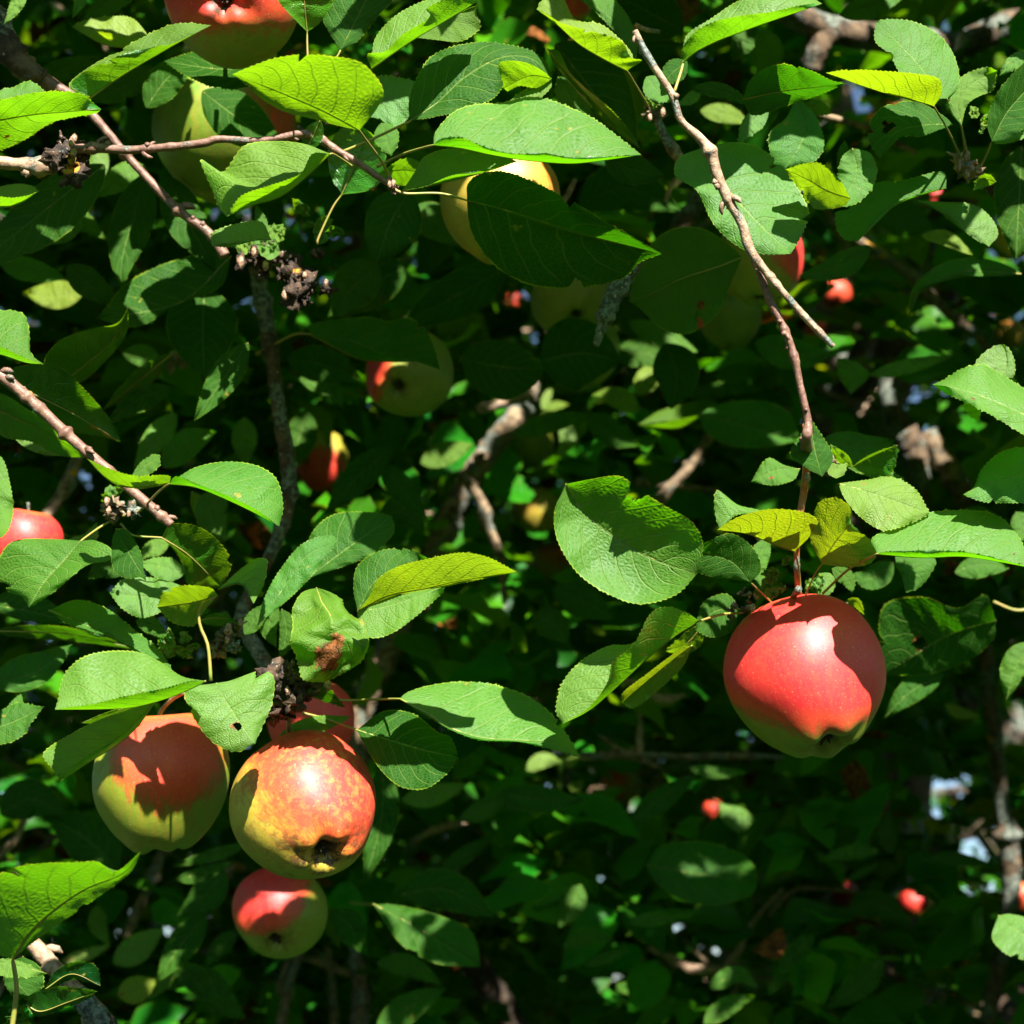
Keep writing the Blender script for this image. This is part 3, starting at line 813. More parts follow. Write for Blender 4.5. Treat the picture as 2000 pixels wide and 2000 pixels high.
    for i in range(nu):
        for j in range(nv - 1):
            uc, vc = (u[i] + u[i + 1]) / 2, (vs[j] + vs[j + 1]) / 2
            if any(((uc - h[0]) / h[2]) ** 2 + ((vc - h[1]) / (h[2] * 2.2)) ** 2 < 1 + 0.5 * mnoise.noise(Vector((uc * 30, vc * 15, 0))) for h in holes):
                continue
            q = (i * nv + j, i * nv + j + 1, (i + 1) * nv + j + 1, (i + 1) * nv + j)
            F.append(q[::-1] if flip else q)
    r_ = rs.uniform(0, .7) if shade_rnd is None else shade_rnd * .92  # unset: random tone; set high: shade put into the leaf colour
    tint = np.zeros((nu + 1, nv, 3))
    tint[..., 0] = np.clip(yel + rs.uniform(-0.05, 0.08), 0, 1)
    tint[..., 2] = r_
    for h in brn:
        dd = ((UV[..., 0] - h[0]) / h[2]) ** 2 + (((UV[..., 1] * 2 - 1) - h[1]) / (h[2] * 2.2)) ** 2
        tint[..., 1] = np.maximum(tint[..., 1], (h[3] if len(h) > 3 else 1.0) * np.exp(-dd))
    for h in holes:
        dd = ((UV[..., 0] - h[0]) / (h[2] * 1.35)) ** 2 + (((UV[..., 1] * 2 - 1) - h[1]) / (h[2] * 3.0)) ** 2
        tint[..., 1] = np.maximum(tint[..., 1], 0.8 * np.exp(-dd ** 2))
    V = list(V); uvs = list(UV.reshape(-1, 2)); ti = list(tint.reshape(-1, 3)); fm = [0] * len(F)
    # midrib and petiole: a tapering cord under the blade that runs on as the leaf stalk
    pz = z * TANH / 1000.0
    nrm_shift = pz * (1.6 if mode != 'U' else -1.2)
    ridge = G[:, vs.tolist().index(0.0)][::max(1, nu // 16)] + FWD * nrm_shift
    pwid = (min(5.2, 2.0 + length / 90.0) if pw is None else pw) * 0.5 * pz
    nb = len(ridge)
    rad = np.linspace(0.75, 0.12, nb) * pwid
    path = ridge
    if pet is not None:
        pp = catmull(np.vstack([np.asarray([q[:2] for q in pet][::-1], float), base]), 14)
        zend = pet[-1][2] if len(pet[-1]) > 2 else nearest_z(pet[-1][0], pet[-1][1], z)
        pzs = zend + (z - zend) * np.linspace(0, 1, 14) ** 2
        p3 = P(pp[:, 0], pp[:, 1], pzs)[:-1]
        path = np.vstack([p3, ridge]); rad = np.r_[np.linspace(1.25, 0.95, len(p3)) * pwid, rad]
    tv, tf = tube(path, rad, 6)
    o_ = len(V)
    V += tv; uvs += [(0.5, 0.5)] * len(tv); ti += [(0, 0, 0)] * len(tv)
    F += [tuple(i + o_ for i in q) for q in tf]; fm += [1] * len(tf)
    par = nearest_twig(*(pet[-1][:2] if pet is not None else base), z)
    o = mesh_obj('leaf', V, F, [M_LEAF, M_PETIOLE], par, uvs, ti, fm)
    if label: o['label'] = label
    LEAVES_PLACED += 1
    KEEP.append((float(M[nu // 2][0]), float(M[nu // 2][1]), 0.33 * min(length, 2.2 * (wA + wB)), z, 0.9 if keep is None else keep))
    return o

def nearest_z(x, y, z):
    best = (1e9, z)
    for o, pl, tz in TWIGS:
        d = np.min(np.hypot(pl[:, 0] - x, pl[:, 1] - y)) + abs(tz - z) * 400
        if d < best[0]: best = (d, tz)
    return best[1] if best[0] < 60 else z

# ---- upper left
L(.70, 'V', [(175, 191), (240, 146), (310, 105), (350, 82), (413, 49)], [(134, 170), (160, 140), (225, 102), (300, 62), (350, 45)], [(138, 166), (170, 137), (240, 106), (305, 91), (340, 84)], yel=.3, brn=[(.5, -.5, .06, .55)])
L(.69, 'U', [(-80, 250), (50, 226), (130, 219), (198, 213)], [(-60, 205), (0, 195), (60, 182), (110, 178), (160, 183), (182, 201)], [(-60, 290), (0, 293), (50, 272), (100, 240), (150, 228), (188, 221)], yel=.25, shade_rnd=.3, brn=[(.36, -.55, .04, .9)])
L(.72, 'T', [(-30, 205), (30, 195), (92, 184)], [(0, 176), (25, 170), (50, 159), (72, 164)], -10, yel=.1)
L(.70, 'V', [(-60, 400), (0, 406), (40, 397), (76, 373)], [(-40, 372), (-10, 366), (30, 359), (60, 362)], [(-40, 385), (-10, 382), (20, 386), (52, 382)], yel=.35)
L(.86, 'T', [(205, 322), (120, 385), (0, 480), (-70, 530)], 62, -48, shade_rnd=.9, yel=0)
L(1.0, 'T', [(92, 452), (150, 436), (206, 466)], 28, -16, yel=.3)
L(.92, 'T', [(285, 338), (262, 420), (240, 500), (236, 565)], 42, -40, shade_rnd=.9, yel=0)
L(.92, 'T', [(330, 345), (360, 420), (395, 480), (420, 530)], 38, -42, shade_rnd=.9, yel=0)
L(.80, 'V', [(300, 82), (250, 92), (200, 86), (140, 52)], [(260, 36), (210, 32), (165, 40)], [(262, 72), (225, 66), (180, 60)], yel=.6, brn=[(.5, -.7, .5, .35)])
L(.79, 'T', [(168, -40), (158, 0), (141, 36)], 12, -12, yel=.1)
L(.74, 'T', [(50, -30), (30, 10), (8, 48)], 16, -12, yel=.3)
L(.84, 'T', [(270, -20), (200, 12), (150, 70)], 26, -20, shade_rnd=.8)
L(.9, 'T', [(60, 165), (110, 140), (195, 110)], 22, -24, shade_rnd=.8)
L(.9, 'T', [(300, 130), (240, 170), (160, 200)], 26, -24, shade_rnd=.8)
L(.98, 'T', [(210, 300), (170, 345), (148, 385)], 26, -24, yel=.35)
L(.95, 'T', [(150, 400), (120, 440), (60, 470)], 34, -30, shade_rnd=.6)
L(.95, 'T', [(290, 330), (240, 345), (190, 385)], 28, -26, shade_rnd=.5)
L(.865, 'T', [(395, 178), (470, 235), (560, 300)], 48, -50, shade_rnd=.95, yel=0)
L(.815, 'T', [(545, 120), (440, 135), (320, 120)], 40, -46, shade_rnd=1, yel=0, dA=-60, dB=60)  # added leaf, set here to cast shade on the apple behind it
L(.85, 'T', [(285, 210), (330, 150), (390, 110)], 34, -34, shade_rnd=1, yel=0)
# ---- top centre
L(.66, 'U', [(702, 255), (640, 222), (580, 195), (520, 170), (453, 145)], [(735, 215), (750, 178), (725, 138), (690, 116), (600, 106), (540, 113), (492, 129)], [(650, 243), (600, 230), (555, 218), (512, 194), (480, 165)], pet=[(712, 270), (745, 315), (765, 352)], yel=.45, dA=-125, dB=25, brn=[(.45, .55, .035, .6), (.72, .35, .03, .6), (.2, .5, .03, .5), (.8, .6, .03, .5)], label='yellow-green leaf seen from below, with small pierced scars')
L(.69, 'U', [(600, 62), (596, 20), (588, -90)], [(575, 38), (545, 5), (528, -30)], [(625, 45), (648, 10), (660, -30)], pet=[(600, 85), (601, 112)], yel=.65, dA=-30, dB=-30, dT=-60)
L(.73, 'T', [(665, 98), (690, 50), (715, 0), (735, -50)], [(640, 60), (630, 30), (650, -15)], [(700, 80), (740, 30), (768, 0), (778, -25)], pet=[(662, 105), (655, 116)], shade_rnd=.9, yel=0, label='bluish green leaf with a pale midrib')
L(.68, 'V', [(725, 134), (800, 82), (870, 40), (945, -5)], [(727, 95), (738, 65), (775, 28), (830, 0), (890, -18)], [(717, 106), (752, 100), (785, 68), (838, 33), (834, 15), (890, -8)], yel=.25, label='pale leaf with a ragged yellow fold')
L(.72, 'T', [(800, 72), (860, 45), (932, 10)], 6, [(850, 78), (900, 81), (938, 55), (930, 25)], yel=.3)
L(.70, 'T', [(800, 237), (855, 200), (909, 150), (979, 112), (1040, 115), (1078, 155)], [(798, 200), (812, 155), (845, 108), (910, 85), (970, 84), (1040, 100), (1070, 128)], [(850, 228), (900, 218), (960, 195), (985, 165), (1010, 150), (1050, 165)], pet=[(720, 275), (668, 297)], shade_rnd=.85, yel=0, dB=-30)
L(.69, 'U', [(1077, 154), (1035, 148), (985, 172)], [(1050, 172), (1015, 168), (992, 178)], [(1060, 138), (1020, 120), (975, 124)], yel=.5)
L(.71, 'T', [(1078, 158), (1040, 175), (985, 205)], [(1076, 172), (1050, 195), (1005, 208)], -8, yel=.35)
L(.75, 'T', [(690, 236), (750, 200), (815, 160)], [(715, 185), (735, 150), (775, 150)], [(730, 230), (775, 248), (806, 215)], yel=.1)
L(.67, 'V', [(847, 283), (900, 289), (950, 300), (1000, 309), (1060, 316), (1120, 319), (1185, 312), (1253, 302)], [(848, 262), (865, 238), (890, 215), (930, 203), (980, 200), (1030, 189), (1065, 192), (1105, 206), (1150, 226), (1195, 257), (1230, 285)], [(862, 270), (900, 268), (940, 284), (1000, 300), (1060, 298), (1110, 306), (1170, 306)], pet=[(790, 300), (735, 326)], yel=.12, shade_rnd=.4, dA=110, brn=[(.33, -.7, .02, 1)], label='long pale sunlit leaf pointing right', cam_=14)
L(.72, 'V', [(785, 373), (860, 358), (940, 338), (1010, 315)], [(810, 335), (830, 305), (880, 290), (960, 295)], [(830, 364), (880, 343), (940, 333)], yel=.2)
L(.77, 'U', [(668, 380), (690, 330), (712, 270), (690, 235)], [(648, 350), (640, 300), (655, 262)], [(720, 372), (752, 340), (745, 280)], pet=[(650, 405), (622, 465), (620, 478)], yel=.3, dA=30, dB=-40, dT=-60)
L(.745, 'U', [(735, 342), (790, 332), (856, 346)], [(790, 308), (830, 322)], [(780, 362), (830, 362)], yel=.3)
L(.74, 'T', [(745, 240), (755, 270), (764, 305)], 26, -24, yel=.1)
L(.708, 'U', [(625, 236), (610, 270), (591, 304)], 18, -20, yel=.35, dA=-14, dB=12)
L(.672, 'V', [(645, 300), (590, 352), (545, 385), (490, 402), (443, 423)], [(592, 280), (530, 275), (475, 285), (435, 335), (392, 311), (412, 365), (428, 405)], [(610, 300), (590, 335), (562, 350), (520, 364), (475, 380), (452, 406)], pet=[(655, 303), (690, 326)], yel=.3, shade_rnd=.35, dA=75, label='leaf with a pale top and one wing folded up below the level twig')
L(.70, 'T', [(530, 468), (470, 470), (414, 481)], [(500, 470), (450, 482)], [(510, 432), (455, 438), (414, 455)], yel=.35)
L(.80, 'T', [(508, 478), (512, 440), (500, 398)], 14, -12, pet=None, yel=.1)
L(.88, 'T', [(800, 372), (760, 440), (735, 520)], 60, -50, shade_rnd=.9, yel=0)
L(1.0, 'T', [(800, 410), (860, 440), (905, 485)], 36, -34, shade_rnd=.8)
L(1.0, 'T', [(740, 520), (690, 560), (650, 620)], 46, -44, shade_rnd=.9)
# ---- long dark leaf, centre
L(.716, 'T', [(912, 391), (980, 408), (1050, 430), (1130, 455), (1210, 475), (1293, 496)], [(912, 362), (928, 344), (955, 335), (990, 336), (1035, 352), (1080, 373), (1130, 400), (1180, 431), (1240, 465)], [(913, 415), (920, 452), (942, 492), (980, 530), (1030, 555), (1080, 563), (1140, 561), (1190, 552), (1225, 538), (1250, 512)], pet=[(860, 378), (790, 378), (766, 366)], shade_rnd=.95, yel=0, dA=-55, dB=45, label='large dark leaf with netted veins in the centre')
# ---- top, right of centre
L(.70, 'V', [(1225, 138), (1180, 115), (1130, 85), (1085, 45), (1048, 18)], [(1235, 105), (1180, 50), (1125, 38), (1098, -5), (1062, -2)], [(1255, 118), (1232, 112), (1214, 80), (1160, 62), (1100, 46), (1070, 28)], pet=[(1250, 180), (1272, 215), (1285, 228)], yel=.55)
L(.76, 'T', [(1243, 116), (1225, 70), (1175, 20), (1120, -10)], 14, [(1245, 70), (1215, 15), (1175, -18)], shade_rnd=.6)
L(.69, 'V', [(1335, 120), (1360, 100), (1400, 80), (1450, 61), (1500, 43), (1550, 26), (1606, 7)], [(1340, 70), (1390, 35), (1440, 2), (1500, -20), (1565, -15)], [(1332, 95), (1355, 64), (1392, 43), (1450, 30), (1505, 23), (1570, 9)], pet=[(1330, 140), (1317, 180)], yel=.25, brn=[(.35, -.4, .04, .5)])
L(.76, 'U', [(1070, 96), (1110, 145), (1175, 215), (1252, 292)], [(1092, 100), (1112, 140), (1142, 170), (1195, 215), (1235, 262)], [(1080, 122), (1112, 162), (1165, 222), (1210, 262)], yel=.75, shade_rnd=.9, brn=[(.5, 0, .7, .40)], dA=-60, dB=10, label='brownish folded leaf hanging edge-on')
L(.86, 'T', [(1085, 85), (1150, 170), (1245, 290)], 75, -40, shade_rnd=.95, yel=0)
L(.80, 'T', [(1090, 150), (1120, 200), (1160, 235)], 28, -24, shade_rnd=.9, yel=0)
L(.73, 'T', [(1372, 288), (1410, 355), (1470, 425), (1545, 496)], [(1435, 277), (1490, 292), (1535, 333), (1578, 405), (1570, 450)], [(1325, 308), (1319, 345), (1360, 372), (1395, 440), (1450, 487), (1502, 497)], yel=.15, dA=60, dB=-10, brn=[(.1, .45, .05, .6)], label='broad shaded and sunlit leaf behind the tan twig')
L(.72, 'T', [(1342, 120), (1310, 145), (1295, 172)], 24, -22, shade_rnd=.9, yel=0)
L(.72, 'T', [(1262, 150), (1285, 178), (1308, 200)], 24, -24, shade_rnd=.3)
L(.78, 'T', [(1352, 172), (1410, 178), (1470, 206)], 16, -15, shade_rnd=.95, yel=0)
L(.78, 'T', [(1370, 176), (1345, 195), (1322, 205)], 12, -12, shade_rnd=.5)
L(1.05, 'T', [(1368, 216), (1420, 222), (1466, 242)], 18, -20, yel=.5)
L(.78, 'T', [(1500, 212), (1465, 240), (1442, 280)], 24, -16, yel=.1)
L(.92, 'T', [(1335, 60), (1260, 20), (1175, -25)], 52, -52, shade_rnd=.95, yel=0)
L(.95, 'T', [(1200, 130), (1260, 95), (1330, 85)], 22, -40, shade_rnd=.95, yel=0)
L(.85, 'U', [(1450, 503), (1400, 522), (1330, 545), (1270, 575), (1228, 588)], [(1425, 560), (1400, 615), (1345, 652), (1290, 640), (1250, 602)], [(1425, 478), (1370, 445), (1310, 448), (1265, 485), (1240, 540)], yel=.5, shade_rnd=.8, brn=[(.45, .6, .04, .9)], dA=60, dB=-60, label='olive leaf with a clear midrib in front of an apple')
L(1.1, 'T', [(1130, 402), (1220, 368), (1330, 412)], 50, -42, shade_rnd=.95, yel=0)
L(.98, 'T', [(896, 700), (980, 716), (1064, 722)], [(925, 672), (985, 664), (1040, 690)], [(920, 752), (985, 782), (1040, 756)], shade_rnd=.95, yel=0, dA=-35, dB=30, label='nearly black leaf in full shade')
L(.9, 'T', [(1180, 300), (1230, 330), (1300, 345)], 34, -30, shade_rnd=.9)
L(1.15, 'T', [(1190, 350), (1225, 335), (1258, 342)], 12, -12, yel=.4)
L(1.15, 'T', [(1262, 350), (1280, 370), (1300, 380)], 14, -12, yel=.3)
L(.95, 'T', [(1480, 60), (1500, 100), (1490, 160)], 30, -26, shade_rnd=.4)
L(1.0, 'T', [(1440, 30), (1455, 70), (1430, 120)], 26, -26, shade_rnd=.8)
# ---- upper right
L(.712, 'T', [(1850, 193), (1805, 140), (1762, 92), (1711, 42)], [(1800, 190), (1757, 142), (1738, 108), (1709, 80)], [(1874, 165), (1864, 108), (1832, 66), (1785, 42), (1738, 37)], pet=[(1875, 240), (1888, 298)], yel=.12, shade_rnd=.4, label='broad pale leaf facing the sun at upper right')
L(.69, 'U', [(1824, 208), (1790, 198), (1720, 180), (1660, 160), (1613, 142)], -3, [(1839, 185), (1836, 155), (1800, 145), (1720, 138), (1655, 136)], pet=[(1850, 252), (1888, 330)], yel=.6, dB=-95)
L(.72, 'U', [(1450, 195), (1530, 178), (1600, 170), (1651, 163)], [(1468, 152), (1520, 125), (1580, 136), (1622, 156)], [(1470, 226), (1530, 208), (1600, 186)], shade_rnd=.9, yel=0.1)
L(.78, 'T', [(1555, 190), (1572, 260), (1532, 332)], [(1592, 225), (1610, 280), (1588, 318)], [(1535, 230), (1502, 262), (1510, 318)], shade_rnd=.5, yel=.05)
L(.80, 'U', [(1565, 222), (1595, 208), (1626, 222)], 14, -22, yel=.4)
L(.72, 'U', [(1661, 388), (1620, 375), (1580, 352), (1534, 331)], [(1645, 404), (1592, 408), (1562, 372)], [(1645, 356), (1625, 335), (1600, 318), (1563, 321)], yel=.55, dA=40, dB=-50)
L(.742, 'T', [(1665, 289), (1672, 340), (1640, 405)], [(1700, 299), (1713, 335), (1699, 375), (1668, 399)], [(1645, 305), (1636, 340), (1637, 378)], yel=.1, bulge=22)
L(.76, 'T', [(1650, 275), (1642, 310), (1640, 345)], 14, -8, shade_rnd=.9)
L(.765, 'V', [(1848, 367), (1800, 380), (1750, 400), (1715, 432), (1676, 471)], [(1848, 345), (1835, 334), (1770, 350), (1700, 360), (1640, 402), (1632, 440), (1650, 468)], [(1815, 373), (1770, 388), (1732, 405), (1703, 435)], yel=.12, shade_rnd=.6)
L(.75, 'T', [(1861, 243), (1800, 245), (1745, 262), (1718, 310)], [(1835, 254), (1798, 267), (1765, 266), (1738, 288)], [(1842, 225), (1790, 198), (1732, 205), (1700, 235), (1697, 275)], shade_rnd=.85, yel=.0, holes=[(.66, -.35, .075)], label='dark leaf with a round hole')
L(.71, 'T', [(1878, 246), (1872, 200), (1900, 162), (1948, 138)], [(1856, 218), (1856, 182), (1880, 148), (1925, 131)], [(1890, 205), (1915, 187), (1940, 176)], pet=[(1884, 295)], yel=.3)
L(.69, 'T', [(1937, 276), (1970, 215), (2030, 150)], [(1928, 240), (1941, 192), (1972, 150), (2005, 122)], -45, pet=[(1928, 300), (1912, 332)], shade_rnd=.95, yel=0, dA=-30)
L(.70, 'T', [(2040, 225), (1975, 265), (1938, 281)], 18, -12, yel=.3)
L(.73, 'T', [(2020, 105), (1980, 122), (1952, 148)], 16, -16, yel=.15)
L(.78, 'T', [(1932, 482), (1900, 447), (1850, 415), (1788, 391)], [(1905, 468), (1870, 442), (1832, 413)], [(1950, 458), (1936, 425), (1900, 399), (1840, 394)], yel=.2, shade_rnd=.3)
L(.86, 'T', [(1996, 285), (1990, 400), (1984, 510)], 52, -50, shade_rnd=.95, yel=.1)
L(.70, 'U', [(1945, 355), (1922, 352), (1900, 372)], 14, -12, yel=.45)
L(.95, 'T', [(1800, 460), (1850, 465), (1900, 498)], 14, -16, yel=.5)
L(.9, 'T', [(1700, 480), (1640, 520), (1560, 540)], 26, -24, shade_rnd=.8)
L(.9, 'T', [(1640, 30), (1700, 10), (1780, -20)], 22, -26, shade_rnd=.5)
L(1.3, 'T', [(1700, 420), (1760, 425), (1830, 460)], 36, -34, shade_rnd=.7)
# ---- left middle
L(.69, 'V', [(-70, 680), (0, 692), (50, 708), (85, 711)], [(-50, 600), (0, 605), (45, 612), (57, 650), (60, 690)], [(-30, 672), (0, 677), (30, 690), (62, 704)], yel=.2, shade_rnd=.6)
L(.80, 'U', [(118, 752), (170, 710), (220, 665), (251, 599)], [(85, 712), (110, 670), (160, 647), (228, 630)], [(160, 746), (212, 700), (247, 650)], yel=.55, shade_rnd=.8, brn=[(.72, -.2, .07, .8), (.3, .2, .5, .15)], label='olive leaf with a brown streak')
L(.78, 'U', [(5, 742), (70, 772), (150, 812), (236, 863)], [(20, 722), (60, 711), (115, 715), (165, 760), (212, 815)], [(20, 762), (80, 812), (140, 842), (200, 853)], shade_rnd=.7, yel=.2, dA=-30, dB=40, label='dark veined leaf behind the slanting twig')
L(.77, 'U', [(-30, 790), (60, 830), (120, 862), (179, 893)], [(0, 768), (60, 803), (130, 853)], [(0, 850), (60, 863), (120, 890)], yel=.3, shade_rnd=.4)
L(.80, 'T', [(25, 848), (90, 872), (149, 889)], 9, -18, yel=.3)
L(.69, 'T', [(-15, 880), (-10, 960), (-5, 1055)], [(8, 900), (22, 955), (26, 1000), (15, 1038)], -40, yel=.2)
L(.68, 'V', [(330, 945), (380, 951), (430, 970), (490, 998), (546, 1028)], [(350, 930), (385, 911), (440, 901), (500, 908), (540, 935), (553, 985)], [(345, 930), (390, 947), (440, 966), (500, 995)], pet=[(310, 960), (270, 1000), (240, 1008)], yel=.12, shade_rnd=.5, dA=90, label='pale sunlit leaf beside the mossy limb')
L(.70, 'U', [(332, 943), (270, 952), (215, 938), (170, 896)], 3, [(328, 928), (260, 928), (212, 914)], yel=.45, dB=-60)
L(.69, 'T', [(256, 930), (285, 910), (313, 889)], [(275, 902), (300, 888)], [(285, 930), (310, 912)], yel=.2)
L(.85, 'T', [(484, 670), (440, 735), (379, 822)], 30, -30, shade_rnd=.9, yel=0)
L(.90, 'T', [(452, 500), (350, 592), (188, 622)], [(430, 560), (350, 592), (270, 638)], [(370, 500), (260, 545)], shade_rnd=.9, yel=0, label='large dim leaf in the shade')
L(.95, 'T', [(400, 560), (396, 650), (400, 742)], 68, -72, shade_rnd=.95, yel=0)
L(.90, 'U', [(338, 690), (270, 745), (200, 802)], 18, -20, shade_rnd=.9, yel=.3)
L(.93, 'T', [(335, 755), (270, 780), (205, 830)], 26, -20, shade_rnd=.95, yel=0)
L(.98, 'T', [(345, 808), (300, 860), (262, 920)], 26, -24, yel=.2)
L(1.0, 'T', [(318, 912), (370, 868), (424, 842)], 34, -26, shade_rnd=.5, yel=.1)
L(1.1, 'T', [(162, 572), (100, 578), (42, 572)], 26, -30, yel=.9, label='small sunlit yellow-green leaf')
L(1.05, 'T', [(0, 515), (60, 530), (130, 545)], 26, -22, shade_rnd=.5)
L(.93, 'T', [(130, 520), (180, 560), (230, 590)], 30, -28, shade_rnd=.9)
L(1.15, 'U', [(478, 815), (476, 870), (480, 910)], 26, -24, yel=.5)
L(1.15, 'T', [(240, 690), (285, 700), (320, 740)], 24, -20, yel=.2)
# ---- centre
L(.95, 'V', [(605, 652), (650, 676), (705, 701), (770, 707), (830, 707), (860, 723)], [(602, 635), (650, 625), (720, 619), (760, 628), (800, 621), (836, 650), (852, 695)], [(640, 658), (685, 664), (740, 688), (800, 702)], pet=[(570, 655), (500, 692)], shade_rnd=.8, yel=.05, label='leaf lying over the pink cheeked green apple')
L(1.12, 'T', [(795, 520), (720, 560), (640, 620)], 44, -44, shade_rnd=.95, yel=0)
L(1.12, 'T', [(990, 522), (900, 572), (775, 642)], 46, -44, shade_rnd=.95, yel=0, label='wide bluish leaf in the shade')
L(1.08, 'T', [(560, 700), (640, 715), (710, 745)], 36, -36, shade_rnd=.95, yel=0)
L(1.05, 'T', [(765, 875), (700, 930), (635, 1005)], 32, -30, shade_rnd=.95, yel=0)
L(1.05, 'T', [(745, 905), (790, 960), (835, 1015)], 24, -26, shade_rnd=.95, yel=0)
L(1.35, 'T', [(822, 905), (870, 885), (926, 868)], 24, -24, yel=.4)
L(1.15, 'T', [(585, 740), (640, 760), (672, 800)], 26, -16, shade_rnd=.7)
L(1.2, 'T', [(600, 800), (580, 870), (560, 930)], 34, -28, shade_rnd=.9)
L(1.15, 'T', [(740, 1010), (790, 1000), (830, 1040)], 30, -28, shade_rnd=.9)
L(1.35, 'T', [(1242, 772), (1270, 735), (1305, 702)], 24, -22, yel=.6)
L(1.30, 'T', [(1248, 805), (1205, 778), (1155, 772)], 20, -24, yel=.5)
L(1.25, 'V', [(1245, 830), (1330, 834), (1400, 795)], [(1290, 802), (1350, 786), (1396, 782)], [(1300, 822), (1360, 812), (1392, 798)], yel=.4, shade_rnd=.8)
L(1.15, 'T', [(1362, 812), (1450, 830), (1562, 862)], [(1385, 798), (1430, 784), (1500, 785), (1545, 812)], [(1385, 850), (1440, 873), (1500, 872), (1545, 864)], shade_rnd=.7, yel=0)
L(1.25, 'T', [(1338, 776), (1410, 758), (1492, 760)], 13, -16, shade_rnd=.95, yel=0)
L(1.2, 'T', [(1228, 628), (1300, 655), (1364, 688)], 18, -26, shade_rnd=.6)
L(1.25, 'T', [(1200, 700), (1260, 690), (1320, 720)], 30, -28, shade_rnd=.9)
L(1.25, 'T', [(998, 848), (1080, 825), (1166, 808)], 20, -20, shade_rnd=.7)
L(1.25, 'T', [(1148, 812), (1200, 850), (1248, 870)], 28, -26, shade_rnd=.8)
L(1.4, 'T', [(1098, 820), (1108, 860), (1085, 892)], 18, -16, yel=.4)
L(1.6, 'T', [(1060, 800), (1068, 775), (1080, 752)], 9, -9, yel=.6)
L(1.6, 'T', [(1062, 800), (1085, 792), (1112, 790)], 9, -9, yel=.6)
L(1.6, 'T', [(1055, 812), (1080, 816), (1106, 815)], 9, -9, yel=.6)
L(1.35, 'T', [(1170, 720), (1140, 745), (1180, 760)], 22, -18, shade_rnd=.6)
L(1.08, 'T', [(1055, 705), (1135, 690), (1215, 705)], 72, -74, shade_rnd=1, yel=0, dA=20, dB=-20)  # added near-black leaf over the shaded apple, its colour standing in for deep shade
L(1.1, 'T', [(1300, 670), (1322, 735), (1310, 800)], 46, -46, shade_rnd=1, yel=0, dA=10, dB=-10)
# ---- right middle
L(1.15, 'T', [(1475, 668), (1550, 690), (1628, 692)], 30, -34, shade_rnd=.6, yel=.05)
L(1.05, 'T', [(1662, 770), (1675, 735), (1636, 700)], [(1640, 740), (1635, 715)], [(1698, 735), (1680, 712), (1650, 700)], shade_rnd=.5)
L(1.05, 'T', [(1698, 732), (1770, 714), (1863, 694)], 13, -18, shade_rnd=.3)
L(.86, 'T', [(1995, 535), (1880, 530), (1800, 562), (1776, 617)], 12, -26, shade_rnd=.7)
L(.68, 'T', [(2090, 850), (2000, 810), (1920, 775), (1855, 756), (1821, 751)], [(2060, 885), (2000, 850), (1940, 813), (1885, 786), (1850, 770)], [(2065, 790), (2000, 757), (1960, 733), (1920, 712), (1878, 720), (1850, 738)], shade_rnd=.3, yel=.12, dB=75, dA=-35, brn=[(.72, .4, .02, 1)], label='pale pointed leaf entering from the right edge')
L(.70, 'T', [(1885, 780), (1900, 800), (1913, 822)], 14, -14, yel=.3)
L(.72, 'T', [(1962, 742), (1966, 705), (1960, 672)], [(1905, 722), (1915, 695), (1942, 676)], [(1981, 735), (1982, 705), (1972, 682)], yel=.35)
L(.70, 'T', [(2090, 930), (2000, 928), (1930, 945), (1881, 966)], [(2060, 975), (2000, 982), (1950, 983), (1915, 979)], [(2060, 880), (2000, 873), (1955, 883), (1918, 915), (1903, 950)], shade_rnd=.4, yel=.1, dB=60, dA=-25)
L(.69, 'T', [(1606, 931), (1592, 880), (1583, 817)], [(1575, 915), (1543, 888), (1562, 852)], [(1624, 908), (1626, 885), (1604, 848)], shade_rnd=.9, yel=.05)
L(.72, 'U', [(1665, 912), (1700, 893), (1753, 869)], 5, [(1690, 926), (1735, 930), (1751, 897)], yel=.4, dB=20, dA=-30)
L(.72, 'U', [(1665, 912), (1640, 890), (1622, 868)], 12, -12, yel=.4)
L(.90, 'T', [(1608, 858), (1680, 875), (1748, 860)], 30, -40, shade_rnd=.7)
L(.75, 'T', [(1563, 916), (1515, 918), (1467, 941)], [(1550, 938), (1510, 948)], [(1532, 908), (1505, 894), (1488, 905)], shade_rnd=.5, brn=[(.6, .4, .09, .7)])
L(.71, 'T', [(1636, 944), (1710, 965), (1816, 1003)], [(1690, 937), (1740, 931), (1788, 955)], [(1650, 975), (1680, 1010), (1725, 1036), (1780, 1022)], yel=.5, brn=[(.25, .6, .03, .8)])
L(.725, 'T', [(1655, 912), (1740, 935), (1812, 998)], 15, -12, shade_rnd=.7)
L(.705, 'T', [(1620, 905), (1635, 918), (1655, 905)], 12, -16, yel=.5)
L(.69, 'V', [(1713, 1082), (1800, 1089), (1880, 1087), (1950, 1097), (2018, 1110)], [(1702, 1052), (1745, 1028), (1800, 1003), (1870, 996), (1940, 1003), (1988, 1045)], [(1730, 1077), (1800, 1075), (1880, 1077), (1950, 1091)], pet=[(1660, 1110), (1606, 1160, .752)], yel=.1, shade_rnd=.35, dA=95, brn=[(.15, .5, .015, .9), (.85, .4, .015, .8)], label='long pale leaf right of the big apple stalk', cam_=12)
